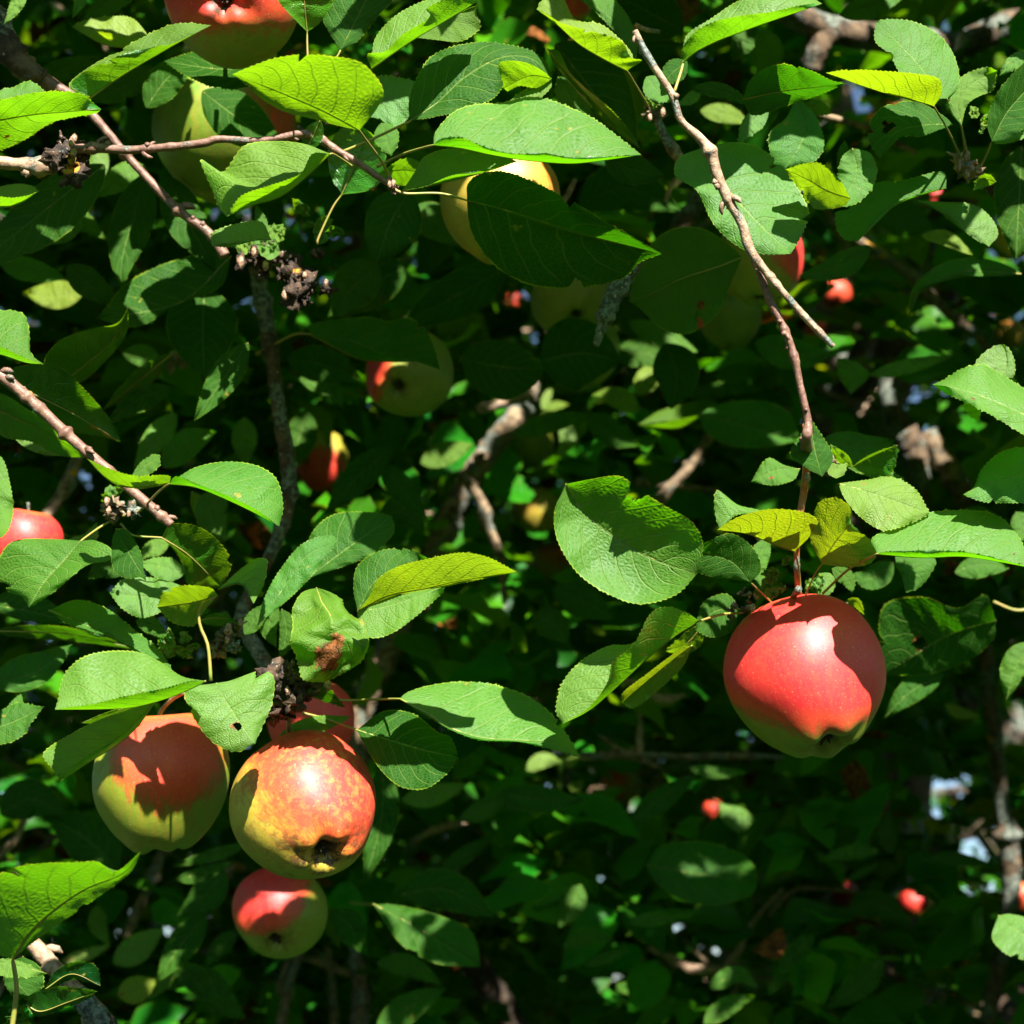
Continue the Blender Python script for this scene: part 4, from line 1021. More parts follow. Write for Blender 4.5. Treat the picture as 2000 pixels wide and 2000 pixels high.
L(.728, 'U', [(1605, 1102), (1630, 1060), (1662, 1022)], [(1588, 1072), (1582, 1045), (1596, 985), (1630, 972), (1660, 990)], [(1650, 1108), (1700, 1101), (1715, 1070), (1700, 1054), (1675, 1036)], pet=[(1590, 1125), (1572, 1165, .752)], yel=.8, dA=-60, dB=30, dT=-150, brn=[(.9, 0, .06, .6)], label='olive yellow leaf above the big apple, right of its stalk')
L(.728, 'U', [(1552, 1077), (1510, 1063), (1460, 1043), (1401, 1035)], [(1480, 1040), (1440, 1034)], [(1580, 1050), (1598, 1018), (1570, 1000), (1510, 994), (1460, 1003), (1425, 1018)], pet=[(1560, 1110), (1564, 1160, .752)], yel=.8, dB=-105, dA=8, dT=-150, label='olive yellow leaf above the big apple, left of its stalk')
L(.70, 'T', [(1500, 1003), (1440, 1000), (1405, 1034)], 6, [(1480, 995), (1440, 985), (1400, 957), (1396, 1000)], yel=.2)
L(.68, 'T', [(1105, 945), (1140, 1000), (1205, 1052), (1275, 1092), (1361, 1122)], [(1150, 936), (1210, 929), (1247, 955), (1300, 988), (1350, 1018), (1373, 1062)], [(1082, 1000), (1090, 1060), (1130, 1122), (1190, 1162), (1250, 1180), (1318, 1163)], yel=.15, shade_rnd=.4, dA=-85, dB=-40, bulge=40, label='large round cupped leaf, half of it shaded', cam_=-10)
L(.67, 'T', [(1466, 1138), (1430, 1098), (1380, 1080), (1324, 1056)], [(1430, 1132), (1385, 1126), (1345, 1106)], [(1487, 1112), (1470, 1068), (1425, 1041), (1378, 1060), (1350, 1067)], pet=[(1490, 1160), (1510, 1180, .76)], shade_rnd=.95, yel=0, dB=-25, dA=10)
L(.69, 'V', [(1366, 1213), (1320, 1241), (1265, 1286), (1200, 1346), (1150, 1388), (1099, 1414)], [(1340, 1195), (1300, 1200), (1240, 1254), (1185, 1262), (1130, 1295), (1098, 1335), (1086, 1385)], [(1345, 1199), (1308, 1185), (1272, 1197), (1238, 1258), (1198, 1292), (1185, 1335), (1150, 1382)], pet=[(1410, 1200), (1452, 1197)], yel=.3, shade_rnd=.3, dA=45, label='long twisted leaf left of the big apple')
L(.72, 'U', [(1352, 1260), (1300, 1300), (1240, 1350), (1214, 1373)], [(1335, 1300), (1290, 1345), (1240, 1382)], [(1322, 1272), (1260, 1318), (1217, 1352)], yel=.85, dA=10, dB=-50)
L(.765, 'T', [(1442, 1200), (1400, 1192), (1358, 1230)], [(1430, 1232), (1390, 1245)], [(1435, 1172), (1412, 1159), (1372, 1178)], shade_rnd=.9)
L(.79, 'U', [(1372, 1222), (1342, 1255), (1300, 1272)], 22, -18, yel=.5)
L(.725, 'T', [(780, 1365), (830, 1391), (880, 1422), (940, 1441), (1010, 1446), (1075, 1450), (1134, 1479)], [(795, 1352), (840, 1338), (900, 1331), (970, 1338), (1040, 1365), (1090, 1410)], [(830, 1396), (885, 1428), (940, 1446), (1010, 1449), (1070, 1462)], pet=[(730, 1366), (672, 1368), (630, 1362, .77)], dT=-70, yel=.10, shade_rnd=.35, dA=110, dB=-20, label='long pale leaf pointing right in the lower middle', cam_=12)
L(.74, 'T', [(697, 1426), (760, 1445), (830, 1465), (896, 1479)], [(712, 1413), (740, 1392), (770, 1386), (812, 1396), (855, 1430), (880, 1440)], [(710, 1452), (740, 1500), (780, 1536), (830, 1541), (872, 1512)], pet=[(640, 1405), (590, 1392, .77)], shade_rnd=.95, yel=0, label='dark leaf right of the speckled apple')
# ---- left cluster
L(.69, 'U', [(700, 1192), (760, 1163), (830, 1150), (900, 1134), (1009, 1117)], [(720, 1165), (738, 1130), (780, 1105), (840, 1090), (900, 1079), (950, 1087), (985, 1104)], [(745, 1178), (800, 1158), (870, 1146), (930, 1133)], yel=.6, dA=-100, label='olive leaf with a long tip, above the speckled apple')
L(.71, 'T', [(698, 1194), (740, 1130), (836, 1090)], [(690, 1150), (698, 1105), (740, 1076), (798, 1072)], -10, shade_rnd=.8, yel=.05)
L(.715, 'T', [(698, 1196), (780, 1177), (870, 1144)], [(740, 1170), (810, 1155)], [(700, 1215), (722, 1246), (768, 1236), (822, 1196), (862, 1160)], yel=.25, shade_rnd=.4)
L(.735, 'T', [(618, 1148), (640, 1200), (655, 1260), (632, 1334)], [(660, 1163), (676, 1192), (712, 1213), (722, 1256), (692, 1302)], [(585, 1160), (570, 1210), (573, 1265), (590, 1318)], yel=.3, shade_rnd=.5, bulge=-110, dA=35, dB=40, brn=[(.72, -.10, .22, 1.0), (.55, .1, .14, .75), (.85, .3, .12, .7)], crumple=34, label='crumpled curled leaf with a rusty brown patch')
L(.72, 'T', [(503, 1221), (560, 1140), (600, 1085), (660, 1057)], [(515, 1170), (545, 1115), (590, 1062), (642, 1045)], [(560, 1174), (605, 1130), (632, 1094)], shade_rnd=.4, yel=.1)
L(.78, 'T', [(600, 1130), (680, 1070), (766, 1008)], [(604, 1050), (650, 1005), (722, 1000)], [(662, 1110), (722, 1085), (767, 1045)], shade_rnd=.8, yel=0)
L(.70, 'U', [(425, 1162), (380, 1176), (307, 1186)], [(402, 1190), (378, 1223), (335, 1215)], [(410, 1147), (360, 1143), (322, 1154)], pet=[(392, 1185), (390, 1220), (406, 1262), (412, 1330)], yel=.6, dA=30, dB=-70, pw=6)
L(.70, 'T', [(425, 1152), (470, 1142), (495, 1179)], [(465, 1115), (500, 1091), (521, 1095), (516, 1140)], 4, yel=.3, shade_rnd=.3)
L(.73, 'T', [(158, 1056), (120, 1100), (85, 1140), (56, 1187)], [(185, 1055), (216, 1070), (216, 1093), (165, 1107), (110, 1153), (72, 1178)], [(100, 1052), (30, 1055), (0, 1085), (-2, 1130), (20, 1156), (44, 1166)], pet=[(190, 1033), (215, 1018)], shade_rnd=.6, yel=.1, dB=50, dA=-30, label='broad glossy leaf at the left edge under the pink apple')
L(.71, 'T', [(226, 1033), (252, 1080), (286, 1135)], [(250, 1036), (276, 1080), (281, 1115)], [(218, 1060), (220, 1110), (246, 1129), (272, 1127)], shade_rnd=.9, yel=0)
L(.75, 'U', [(316, 1050), (370, 1085), (432, 1147)], [(335, 1023), (385, 1027), (426, 1055), (452, 1100)], [(335, 1070), (357, 1105), (366, 1140), (400, 1149)], pet=[(260, 1045), (235, 1022)], shade_rnd=.9, yel=.5, dA=-35, dB=35)
L(.76, 'T', [(362, 1150), (290, 1165), (214, 1158)], [(330, 1186), (280, 1207), (240, 1190)], [(340, 1138), (290, 1127), (243, 1130)], yel=.15)
L(.78, 'T', [(362, 1118), (310, 1105), (272, 1100)], 28, -20, yel=.15)
L(.86, 'T', [(240, 1120), (205, 1105), (172, 1130)], 26, -20, shade_rnd=.9)
L(.74, 'T', [(95, 1192), (200, 1235), (280, 1275), (346, 1326)], [(150, 1171), (210, 1189), (262, 1230), (312, 1270)], [(140, 1223), (210, 1244), (260, 1270), (302, 1302)], shade_rnd=.6, yel=.1, brn=[])
L(.67, 'V', [(402, 1330), (370, 1346), (320, 1366), (260, 1381), (200, 1385), (107, 1386)], [(355, 1320), (310, 1290), (270, 1273), (212, 1271), (160, 1284), (125, 1318), (114, 1363)], [(372, 1330), (320, 1344), (250, 1358), (180, 1375), (130, 1382)], yel=.22, shade_rnd=.2, dA=95, label='pale leaf above the red cheeked green apple', cam_=10)
L(.69, 'T', [(422, 1334), (450, 1385), (498, 1453)], [(452, 1328), (510, 1309), (536, 1325), (530, 1378), (508, 1428)], [(362, 1345), (370, 1386), (405, 1440), (455, 1468)], yel=.22, shade_rnd=.1, holes=[(.66, -.12, .055)], brn=[(.66, -.12, .11, .55)], label='bright leaf with a chewed hole')
L(.70, 'V', [(302, 1370), (266, 1421), (225, 1457), (175, 1488), (118, 1526)], [(270, 1380), (202, 1402), (140, 1432), (85, 1470), (103, 1502)], [(280, 1398), (240, 1434), (192, 1464), (155, 1487)], yel=.3, shade_rnd=.6, label='boat shaped leaf in front of the red cheeked green apple')
L(.72, 'U', [(292, 1370), (230, 1387), (158, 1412)], 22, -4, yel=.4, shade_rnd=.8)
L(.74, 'T', [(-30, 1430), (30, 1408), (86, 1380)], [(0, 1390), (35, 1372), (60, 1377)], [(0, 1454), (45, 1437), (62, 1410)], shade_rnd=.7, yel=.05)
L(.75, 'T', [(10, 1400), (35, 1370), (55, 1348)], 10, -10, shade_rnd=.5)
L(.72, 'U', [(388, 1212), (430, 1206), (476, 1225)], 8, -16, yel=.3, shade_rnd=.8)
L(.86, 'T', [(-20, 1335), (70, 1312), (142, 1258)], 40, -30, shade_rnd=.7, yel=0)
L(.84, 'U', [(-20, 1232), (130, 1238), (272, 1268)], 14, -14, shade_rnd=.9, yel=.2)
L(.86, 'T', [(-20, 1180), (60, 1195), (140, 1215)], 40, -20, shade_rnd=.95, yel=0)
L(.74, 'U', [(550, 1308), (620, 1342), (676, 1382)], 14, -24, shade_rnd=.95, yel=.1)
L(.80, 'T', [(265, 1212), (300, 1225), (325, 1250)], 18, -16, shade_rnd=.8)
L(.76, 'T', [(545, 1440), (600, 1420), (685, 1400)], 18, -20, yel=.25)
L(.75, 'T', [(478, 1240), (505, 1200), (530, 1180)], 18, -18, shade_rnd=.8)
L(.76, 'T', [(540, 1180), (525, 1225), (540, 1265)], 18, -20, shade_rnd=.8)
L(.78, 'T', [(550, 1190), (560, 1235), (545, 1290)], 22, -14, shade_rnd=.9)
L(.84, 'T', [(110, 1085), (170, 1060), (190, 1020)], 22, -18, yel=.3)
L(.88, 'T', [(330, 1060), (290, 1075), (275, 1095)], 18, -16, yel=.3)
L(.90, 'T', [(440, 960), (410, 1000), (440, 1060)], 34, -30, shade_rnd=.8)
L(.95, 'U', [(375, 960), (400, 1000), (430, 1050)], 16, -20, yel=.9)
# ---- bottom left
L(.65, 'U', [(25, 1873), (60, 1820), (110, 1775), (170, 1735), (240, 1706), (276, 1662)], [(-10, 1860), (-50, 1800), (-30, 1730), (20, 1697), (80, 1686), (150, 1684), (190, 1683), (226, 1702)], [(60, 1845), (110, 1809), (170, 1768), (215, 1736), (255, 1704)], pet=[(32, 1935), (22, 2020)], yel=.22, shade_rnd=.3, dA=-150, dB=25, pw=9, label='very large leaf seen from below in the lower left')
L(.70, 'T', [(-30, 1878), (30, 1885), (92, 1902)], 10, -26, yel=.35)
L(.72, 'T', [(45, 1868), (25, 1905), (62, 1950)], [(10, 1885), (8, 1920), (30, 1948)], [(75, 1885), (86, 1920)], shade_rnd=.9, yel=0)
L(.72, 'U', [(88, 1932), (140, 1902), (197, 1925)], [(110, 1895), (155, 1877), (190, 1890)], -12, shade_rnd=.9, yel=0, dA=-12)
L(.71, 'U', [(52, 1962), (80, 1975), (130, 1958), (190, 1936)], [(60, 1942), (110, 1927), (160, 1930)], [(75, 1986), (130, 1968), (170, 1952)], shade_rnd=.9, yel=.1, dA=-20, dB=16)
L(1.25, 'T', [(222, 1882), (270, 1848), (320, 1812)], 26, -30, yel=.3)
L(1.2, 'T', [(230, 1945), (265, 1932), (306, 1912)], 26, -28, yel=.95, brn=[(.1, 0, .15, .6)], label='small round yellow leaf near the bottom')
L(1.25, 'T', [(120, 1878), (165, 1865), (218, 1845)], 12, -14, yel=.6, brn=[(.1, 0, .2, .8)])
L(1.1, 'T', [(402, 1785), (350, 1850), (307, 1918)], 32, -28, shade_rnd=.95, yel=0)
L(1.2, 'T', [(460, 1818), (430, 1850), (400, 1888)], 18, -18, shade_rnd=.9)
L(1.05, 'T', [(342, 1718), (400, 1705), (456, 1682)], 14, -16, shade_rnd=.9)
L(1.08, 'T', [(480, 1650), (420, 1668), (335, 1692)], 14, -12, shade_rnd=.8, yel=.3)
L(1.25, 'T', [(288, 1952), (340, 1905), (402, 1886)], 14, -12, yel=.3)
L(1.15, 'T', [(405, 1945), (370, 1905), (328, 1935)], 26, -26, shade_rnd=.95)
L(1.2, 'T', [(230, 1700), (170, 1640), (90, 1590)], 48, -52, shade_rnd=.95, yel=0)
L(1.2, 'T', [(0, 1590), (60, 1560), (130, 1590)], 40, -40, shade_rnd=.95, yel=0)
L(1.15, 'T', [(440, 1700), (390, 1760), (345, 1790)], 34, -30, shade_rnd=.9, yel=0)
L(1.2, 'T', [(400, 1888), (430, 1950), (480, 1990)], 30, -30, shade_rnd=.9)
L(1.3, 'T', [(210, 1760), (190, 1800), (215, 1850)], 18, -18, yel=.3)
# ---- bottom centre
L(1.05, 'T', [(730, 1767), (820, 1815), (938, 1888)], [(770, 1767), (850, 1785), (912, 1812), (932, 1845)], [(750, 1800), (790, 1850), (850, 1881), (910, 1887)], shade_rnd=.8, yel=0, pet=[(700, 1765), (685, 1762, 1.3)], label='mid green leaf below the speckled apple, its tip lit')
L(1.15, 'T', [(782, 1748), (870, 1738), (968, 1792)], 40, -40, shade_rnd=.95, yel=0)
L(1.1, 'T', [(648, 1782), (685, 1810), (703, 1862)], 30, -30, shade_rnd=.95, yel=0)
L(1.0, 'T', [(748, 1490), (745, 1600), (712, 1722)], 32, -32, shade_rnd=.95, yel=0)
L(1.25, 'T', [(858, 1702), (910, 1668), (968, 1628)], 16, -18, shade_rnd=.9)
L(1.2, 'T', [(735, 1880), (800, 1885), (865, 1925)], 20, -24, shade_rnd=.8)
L(1.15, 'T', [(735, 2015), (800, 1968), (872, 1928)], 30, -28, shade_rnd=.8)
L(1.25, 'T', [(785, 1562), (850, 1548), (915, 1530)], 18, -26, yel=.4)
L(1.2, 'T', [(895, 1602), (950, 1575), (1010, 1530)], 18, -22, shade_rnd=.8)
L(1.25, 'T', [(1262, 1690), (1350, 1705), (1478, 1722)], [(1290, 1652), (1370, 1643), (1440, 1664), (1472, 1692)], [(1280, 1722), (1330, 1757), (1400, 1767), (1466, 1748)], shade_rnd=.8, yel=.05, brn=[], label='broad dim leaf low in the middle, flecked with light')
L(1.25, 'T', [(1226, 1802), (1300, 1790), (1370, 1780)], 14, -16, shade_rnd=.7)
L(1.3, 'T', [(1100, 1850), (1150, 1828), (1202, 1835)], 16, -18, shade_rnd=.7)
L(1.3, 'T', [(1142, 1885), (1190, 1868), (1236, 1852)], 10, -12, shade_rnd=.7)
L(1.3, 'T', [(1135, 1728), (1115, 1770), (1092, 1812)], 26, -26, shade_rnd=.7)
L(1.2, 'T', [(978, 1548), (1060, 1562), (1142, 1562)], 28, -28, shade_rnd=.9, yel=0)
L(1.2, 'T', [(1232, 1605), (1290, 1560), (1362, 1513)], 22, -26, shade_rnd=.95, yel=0)
L(1.25, 'T', [(1385, 1930), (1440, 1905), (1480, 1930)], 20, -16, shade_rnd=.7)
L(1.25, 'T', [(1375, 2000), (1420, 1965), (1475, 1945)], 20, -20, shade_rnd=.7)
L(1.4, 'T', [(1028, 1505), (1060, 1485), (1100, 1490)], 16, -16, yel=.55)
L(1.4, 'T', [(1105, 1500), (1120, 1485), (1135, 1478)], 10, -10, yel=.6)
L(1.4, 'T', [(1110, 1530), (1125, 1535), (1142, 1522)], 10, -12, yel=.7)
L(1.45, 'T', [(1405, 1568), (1440, 1590), (1476, 1600)], [(1420, 1572), (1450, 1578)], [(1410, 1600), (1445, 1625)], shade_rnd=.2, yel=.2)
L(1.25, 'T', [(1345, 1500), (1400, 1510), (1462, 1508)], 14, -12, shade_rnd=.5)
L(1.2, 'T', [(1080, 1150), (1130, 1170), (1200, 1210)], 34, -34, shade_rnd=.95, yel=0)
L(1.2, 'T', [(1040, 1200), (1080, 1220), (1110, 1260)], 30, -30, shade_rnd=.9)
# ---- bottom right
L(.92, 'T', [(1950, 1788), (1990, 1820), (2060, 1850)], [(1975, 1785), (2020, 1800)], [(1937, 1825), (1945, 1846), (1970, 1866), (2010, 1874)], yel=.15)
L(1.35, 'T', [(1718, 1662), (1650, 1668), (1596, 1682)], 14, -16, shade_rnd=.7)
L(1.4, 'T', [(1742, 1668), (1730, 1620), (1738, 1576)], 18, -18, shade_rnd=.95)
L(1.4, 'T', [(1655, 1718), (1690, 1700), (1722, 1684)], 8, -9, shade_rnd=.8)
L(1.45, 'T', [(1652, 1785), (1710, 1765), (1785, 1808)], 26, -24, shade_rnd=.95)
L(1.3, 'T', [(1590, 1825), (1555, 1860), (1515, 1902)], 20, -20, shade_rnd=.95)
L(1.35, 'T', [(1545, 1902), (1520, 1920), (1498, 1945)], 12, -14, shade_rnd=.8)
L(1.3, 'T', [(1725, 1870), (1680, 1920), (1612, 1972)], 28, -26, shade_rnd=.95)
L(1.4, 'T', [(1800, 1680), (1860, 1676), (1950, 1692)], 13, -14, shade_rnd=.9)
L(.95, 'T', [(1945, 1212), (1850, 1242), (1725, 1318)], [(1938, 1252), (1880, 1296), (1800, 1318)], [(1925, 1162), (1870, 1188), (1800, 1165), (1722, 1190)], shade_rnd=.9, yel=0, holes=[(.62, -.1, .05)], dA=70, dB=-85, label='large torn dark leaf right of the big apple')
L(1.0, 'T', [(1842, 1318), (1780, 1350), (1726, 1404)], 24, -26, shade_rnd=.9, yel=0)
L(.80, 'T', [(1750, 1082), (1775, 1115), (1770, 1158)], [(1825, 1090), (1815, 1125), (1795, 1148)], -18, shade_rnd=.7, yel=.05)
L(.95, 'T', [(1865, 1118), (1910, 1102), (1972, 1110)], 16, -28, shade_rnd=.7)
L(.90, 'T', [(1745, 1100), (1700, 1130), (1665, 1120)], 26, -24, shade_rnd=.8)
L(.90, 'T', [(2020, 1255), (1985, 1300), (1965, 1370)], 22, -30, shade_rnd=.7)
L(.78, 'T', [(1600, 1120), (1610, 1140), (1600, 1170)], 22, -18, yel=.25)
L(.78, 'T', [(1625, 1110), (1655, 1130), (1665, 1160)], 16, -16, yel=.2, shade_rnd=.8)
L(.785, 'U', [(1648, 1180), (1672, 1175), (1688, 1200)], 8, -12, yel=.6)
L(.80, 'T', [(1500, 1050), (1480, 1100), (1490, 1150)], 20, -20, yel=.2)
L(1.2, 'T', [(1955, 1030), (1900, 1020), (1840, 1040)], 36, -30, shade_rnd=.8)
L(.95, 'T', [(1985, 1000), (1995, 1030), (1990, 1060)], 24, -20, shade_rnd=.6)
L(1.4, 'T', [(1845, 1375), (1870, 1395), (1915, 1400)], 16, -8, yel=.7)
N_TRACED = LEAVES_PLACED

# crinkled young leaves sprouting from the spurs
YOUNG = [(525, 470, .795, 12, 34, 75, 55), (630, 440, .795, 6, 34, 60, 40), (345, 1265, .735, 10, 30, 80, 45), (1510, 1130, .73, 9, 26, 50, 60), (40, 1985, .73, 7, 26, 45, 35),
         (1918, 248, .72, 6, 22, 20, 34), (1590, 1150, .77, 5, 26, 40, 25), (215, 965, .76, 4, 26, 35, 22), (1285, 200, .75, 4, 22, 30, 25)]
for cx, cy, z, n, sz, wx, wy in YOUNG:
    rs = np.random.default_rng(int(cx + cy))
    for k in range(n):
        x0, y0 = cx + rs.uniform(-.5, .5) * wx, cy + rs.uniform(-.5, .5) * wy
        a = rs.uniform(0, 2 * math.pi); s = sz * rs.uniform(.7, 1.3)
        dx, dy = math.cos(a) * s, math.sin(a) * s * 0.8 - s * .3
        L(z + rs.uniform(-.012, .015), 'T' if rs.uniform() < .65 else 'U', [(x0, y0), (x0 + dx * .5 + rs.normal() * 4, y0 + dy * .5 + rs.normal() * 4), (x0 + dx, y0 + dy)],
          s * rs.uniform(.25, .42), -s * rs.uniform(.2, .42), yel=rs.uniform(.1, .5), shade_rnd=rs.uniform(0, .6), crumple=14, keep=0.3, teeth=.2)
# ------------------------------------------------------------------ leaves that are not traced one by one
KA = np.array([(k[0], k[1], k[2], k[3], k[4]) for k in KEEP])
SKY = [(1880, 1368, 34), (1902, 1385, 26), (1975, 1412, 34), (1998, 1430, 26), (1785, 1520, 20), (1798, 1545, 16), (1822, 1545, 18), (1810, 1520, 14), (1853, 1537, 18), (1877, 1552, 16),
       (1817, 1593, 12), (1934, 1612, 14), (1895, 1635, 18), (1930, 1662, 20), (1888, 1672, 14), (1640, 180, 16), (1672, 186, 16), (1655, 200, 22), (1685, 212, 18), (1844, 48, 14), (1724, 17, 10),
       (1760, 443, 12), (1850, 272, 10), (1319, 1813, 12), (1186, 1852, 10), (1885, 1740, 9), (1943, 1737, 9), (1880, 1915, 10)]
SA = np.array(SKY, float)

def allowed(pts, rs):
    x, y, z = unproject(pts)
    ok = np.ones(len(pts), bool)
    r = rs.uniform(size=len(pts))
    lr = 38.0 / np.maximum(z, .3)          # leaf half-size in px, roughly
    for kx, ky, kr, kz, kp in KA:
        d = np.hypot(x - kx, y - ky)
        ok &= ~((d < kr + 0.6 * lr) & (z < kz + 0.03) & (z > 0) & (r < kp))
    for kx, ky, kr in SA:
        d = np.hypot(x - kx, y - ky)
        ok &= ~((d < kr * 0.9 + 0.8 * lr) & (z > 0))
    return ok, x, y, z

# places the sun reaches in the photograph: leaves on the way to the sun are thinned out
LIT = [(1785, 1755, 2.0, .07), (1645, 1740, 2.3, .05), (1396, 1580, 3.3, .09), (1973, 645, 2.0, .07), (1006, 588, 3.3, .08), (1988, 1745, 1.9, .06), (1822, 385, 2.7, .08), (250, 560, 1.1, .06), (100, 480, 1.0, .05), (330, 860, 1.0, .06), (420, 420, 1.3, .07), (180, 640, 1.2, .06), (820, 480, 1.2, .06), (700, 900, 1.6, .08), (870, 660, 1.8, .08), (1600, 70, 1.42, .09), (1800, 90, 1.5, .09), (1920, 125, 1.6, .09), (1850, 300, 1.2, .07), (1300, 900, 1.8, .10), (1080, 1020, 2.0, .10), (60, 1250, 1.3, .07), (200, 1900, 1.4, .08), (450, 1950, 1.5, .08), (1000, 380, .84, .06), (1520, 480, 1.0, .06), (760, 720, 1.08, .05), (530, 1740, 1.0, .07), (70, 1050, .92, .07), (100, 575, 1.1, .05), (1275, 735, 1.35, .06),
       (1200, 785, 1.3, .06), (1330, 830, 1.25, .07), (1060, 1490, 1.4, .08), (850, 1545, 1.25, .06), (265, 1932, 1.2, .07), (270, 1850, 1.25, .07), (870, 885, 1.35, .07), (1020, 790, 1.5, .08),
       (965, 1040, 1.45, .08), (1850, 920, 1.7, .08), (1340, 910, 1.5, .08), (1440, 1590, 1.45, .05), (1765, 820, 1.7, .08), (1960, 1630, 1.65, .07), (1690, 60, 1.42, .09), (150, 440, 1.0, .06),
       (1080, 800, 1.6, .08), (930, 870, 1.5, .07), (200, 760, .95, .05), (1230, 1170, 1.6, .06), (700, 1350, 1.5, .05), (1345, 1890, 1.7, .04), (1830, 660, 1.5, .07),
       (1620, 590, 2.8, .09), (360, 1180, .8, .05), (820, 1010, 1.6, .08), (1420, 240, 1.05, .06), (1640, 700, 1.1, .05), (1350, 1700, 1.25, .03), (1120, 1790, 1.3, .04), (900, 1845, 1.05, .03),
       (1860, 1600, 2.2, .10), (1400, 1180, 1.5, .08), (1130, 960, 1.8, .10), (560, 1000, 1.4, .07), (330, 1900, 1.6, .10), (1100, 1150, 1.6, .07), (1420, 830, 1.3, .05), (960, 1120, 1.7, .07), (230, 830, 1.1, .05), (1620, 340, .9, .05), (1800, 430, 1.0, .06), (1900, 560, 1.3, .06), (1500, 930, 1.6, .07), (1750, 1150, 1.2, .05), (1030, 620, 1.9, .07), (1180, 770, 1.9, .08), (640, 480, 1.2, .05), (450, 880, 1.2, .05), (60, 960, 1.3, .06), (1250, 1020, 1.9, .08)]
LP = [(P(a, b_, c), r) for a, b_, c, r in LIT]

def sunlit_ok(pts, rs):
    ok = np.ones(len(pts), bool)
    for q, r in LP:
        d = pts - q
        t = d @ sun_dir
        m = np.linalg.norm(d - t[:, None] * sun_dir, axis=1)
        ok &= ~((t > .02) & (m < r * .62) & (rs.uniform(size=len(pts)) < .9))
    return ok

def clump(p, s, seed):
    return np.array([mnoise.noise(Vector((q[0] * s + seed, q[1] * s, q[2] * s))) for q in p])

def rosettes(centres, rs, per=(4, 8), upness=0.75):
    """leaf frames round each spur: base, direction, normal, length, width"""
    B, D, N, Ln, Wd = [], [], [], [], []
    for c in centres:
        n = rs.integers(*per)
        a0 = rs.uniform(0, 6.28)
        tilt = rs.normal(size=3) * 0.35
        for k in range(n):
            a = a0 + k * 2.4 + rs.normal() * .3
            h = rs.uniform(-0.55, 0.35)
            d = np.array([math.cos(a), math.sin(a), h]) + tilt
            d /= np.linalg.norm(d)
            up = np.array([0, 0, 1.0]) * upness * .6 + rs.normal(size=3) * 0.45 + sun_dir * 0.75
            nrm = up - d * (up @ d)
            nrm /= np.linalg.norm(nrm)
            l = rs.uniform(0.042, 0.082)
            B.append(c + d * rs.uniform(0.008, 0.026)); D.append(d); N.append(nrm); Ln.append(l); Wd.append(l * rs.uniform(.26, .34))
    return map(np.array, (B, D, N, Ln, Wd))

def leaf_verts(B, D, N, Ln, Wd, rs, nu, vs, teeth=False):
    """vectorised leaf blades; returns (n_leaf, nu+1, nv, 3) and uv"""
    n = len(B)
    u = np.linspace(0, 1, nu + 1)
    vs = np.array(vs, float)
    U, Vv = np.meshgrid(u, vs, indexing='ij')
    pr = prof(U)
    fold = rs.uniform(0.05, 0.75, n)[:, None, None]
    curl = rs.uniform(-0.10, 0.55, n)[:, None, None]
    tw = rs.normal(size=n)[:, None, None] * 0.45
    wv = rs.uniform(0, 6.28, n)[:, None, None]
    bend = rs.normal(size=n)[:, None, None] * 0.10
    w = Wd[:, None, None]; l = Ln[:, None, None]
    tooth = 1.0
    if teeth:
        tooth = np.where(np.abs(Vv) > 0.99, 1 + 0.06 * ((U * 22) % 1.0), 1.0)
    x = Vv * pr * w * np.cos(fold * 0.8) * tooth + bend * l * U ** 2
    zc = np.abs(Vv) * pr * w * np.sin(fold * 0.8) - curl * l * U ** 2 * 0.6 + 0.05 * l * np.sin(U * 9 + wv + np.sign(Vv)) * np.abs(Vv)
    a = tw * U
    x2 = x * np.cos(a) - zc * np.sin(a)
    z2 = x * np.sin(a) + zc * np.cos(a)
    y = U * l * (1 - 0.12 * np.abs(curl))
    X = np.cross(D, N)
    G = B[:, None, None, :] + X[:, None, None, :] * x2[..., None] + D[:, None, None, :] * y[..., None] + N[:, None, None, :] * z2[..., None]
    uv = np.broadcast_to(np.stack([U, Vv * .5 + .5], -1)[None], (n, nu + 1, len(vs), 2))
    return G, uv

def faces_grid(nu, nv):
    F = []
    for i in range(nu):
        for j in range(nv - 1):
            F.append((i * nv + j, i * nv + j + 1, (i + 1) * nv + j + 1, (i + 1) * nv + j))
    return np.array(F)

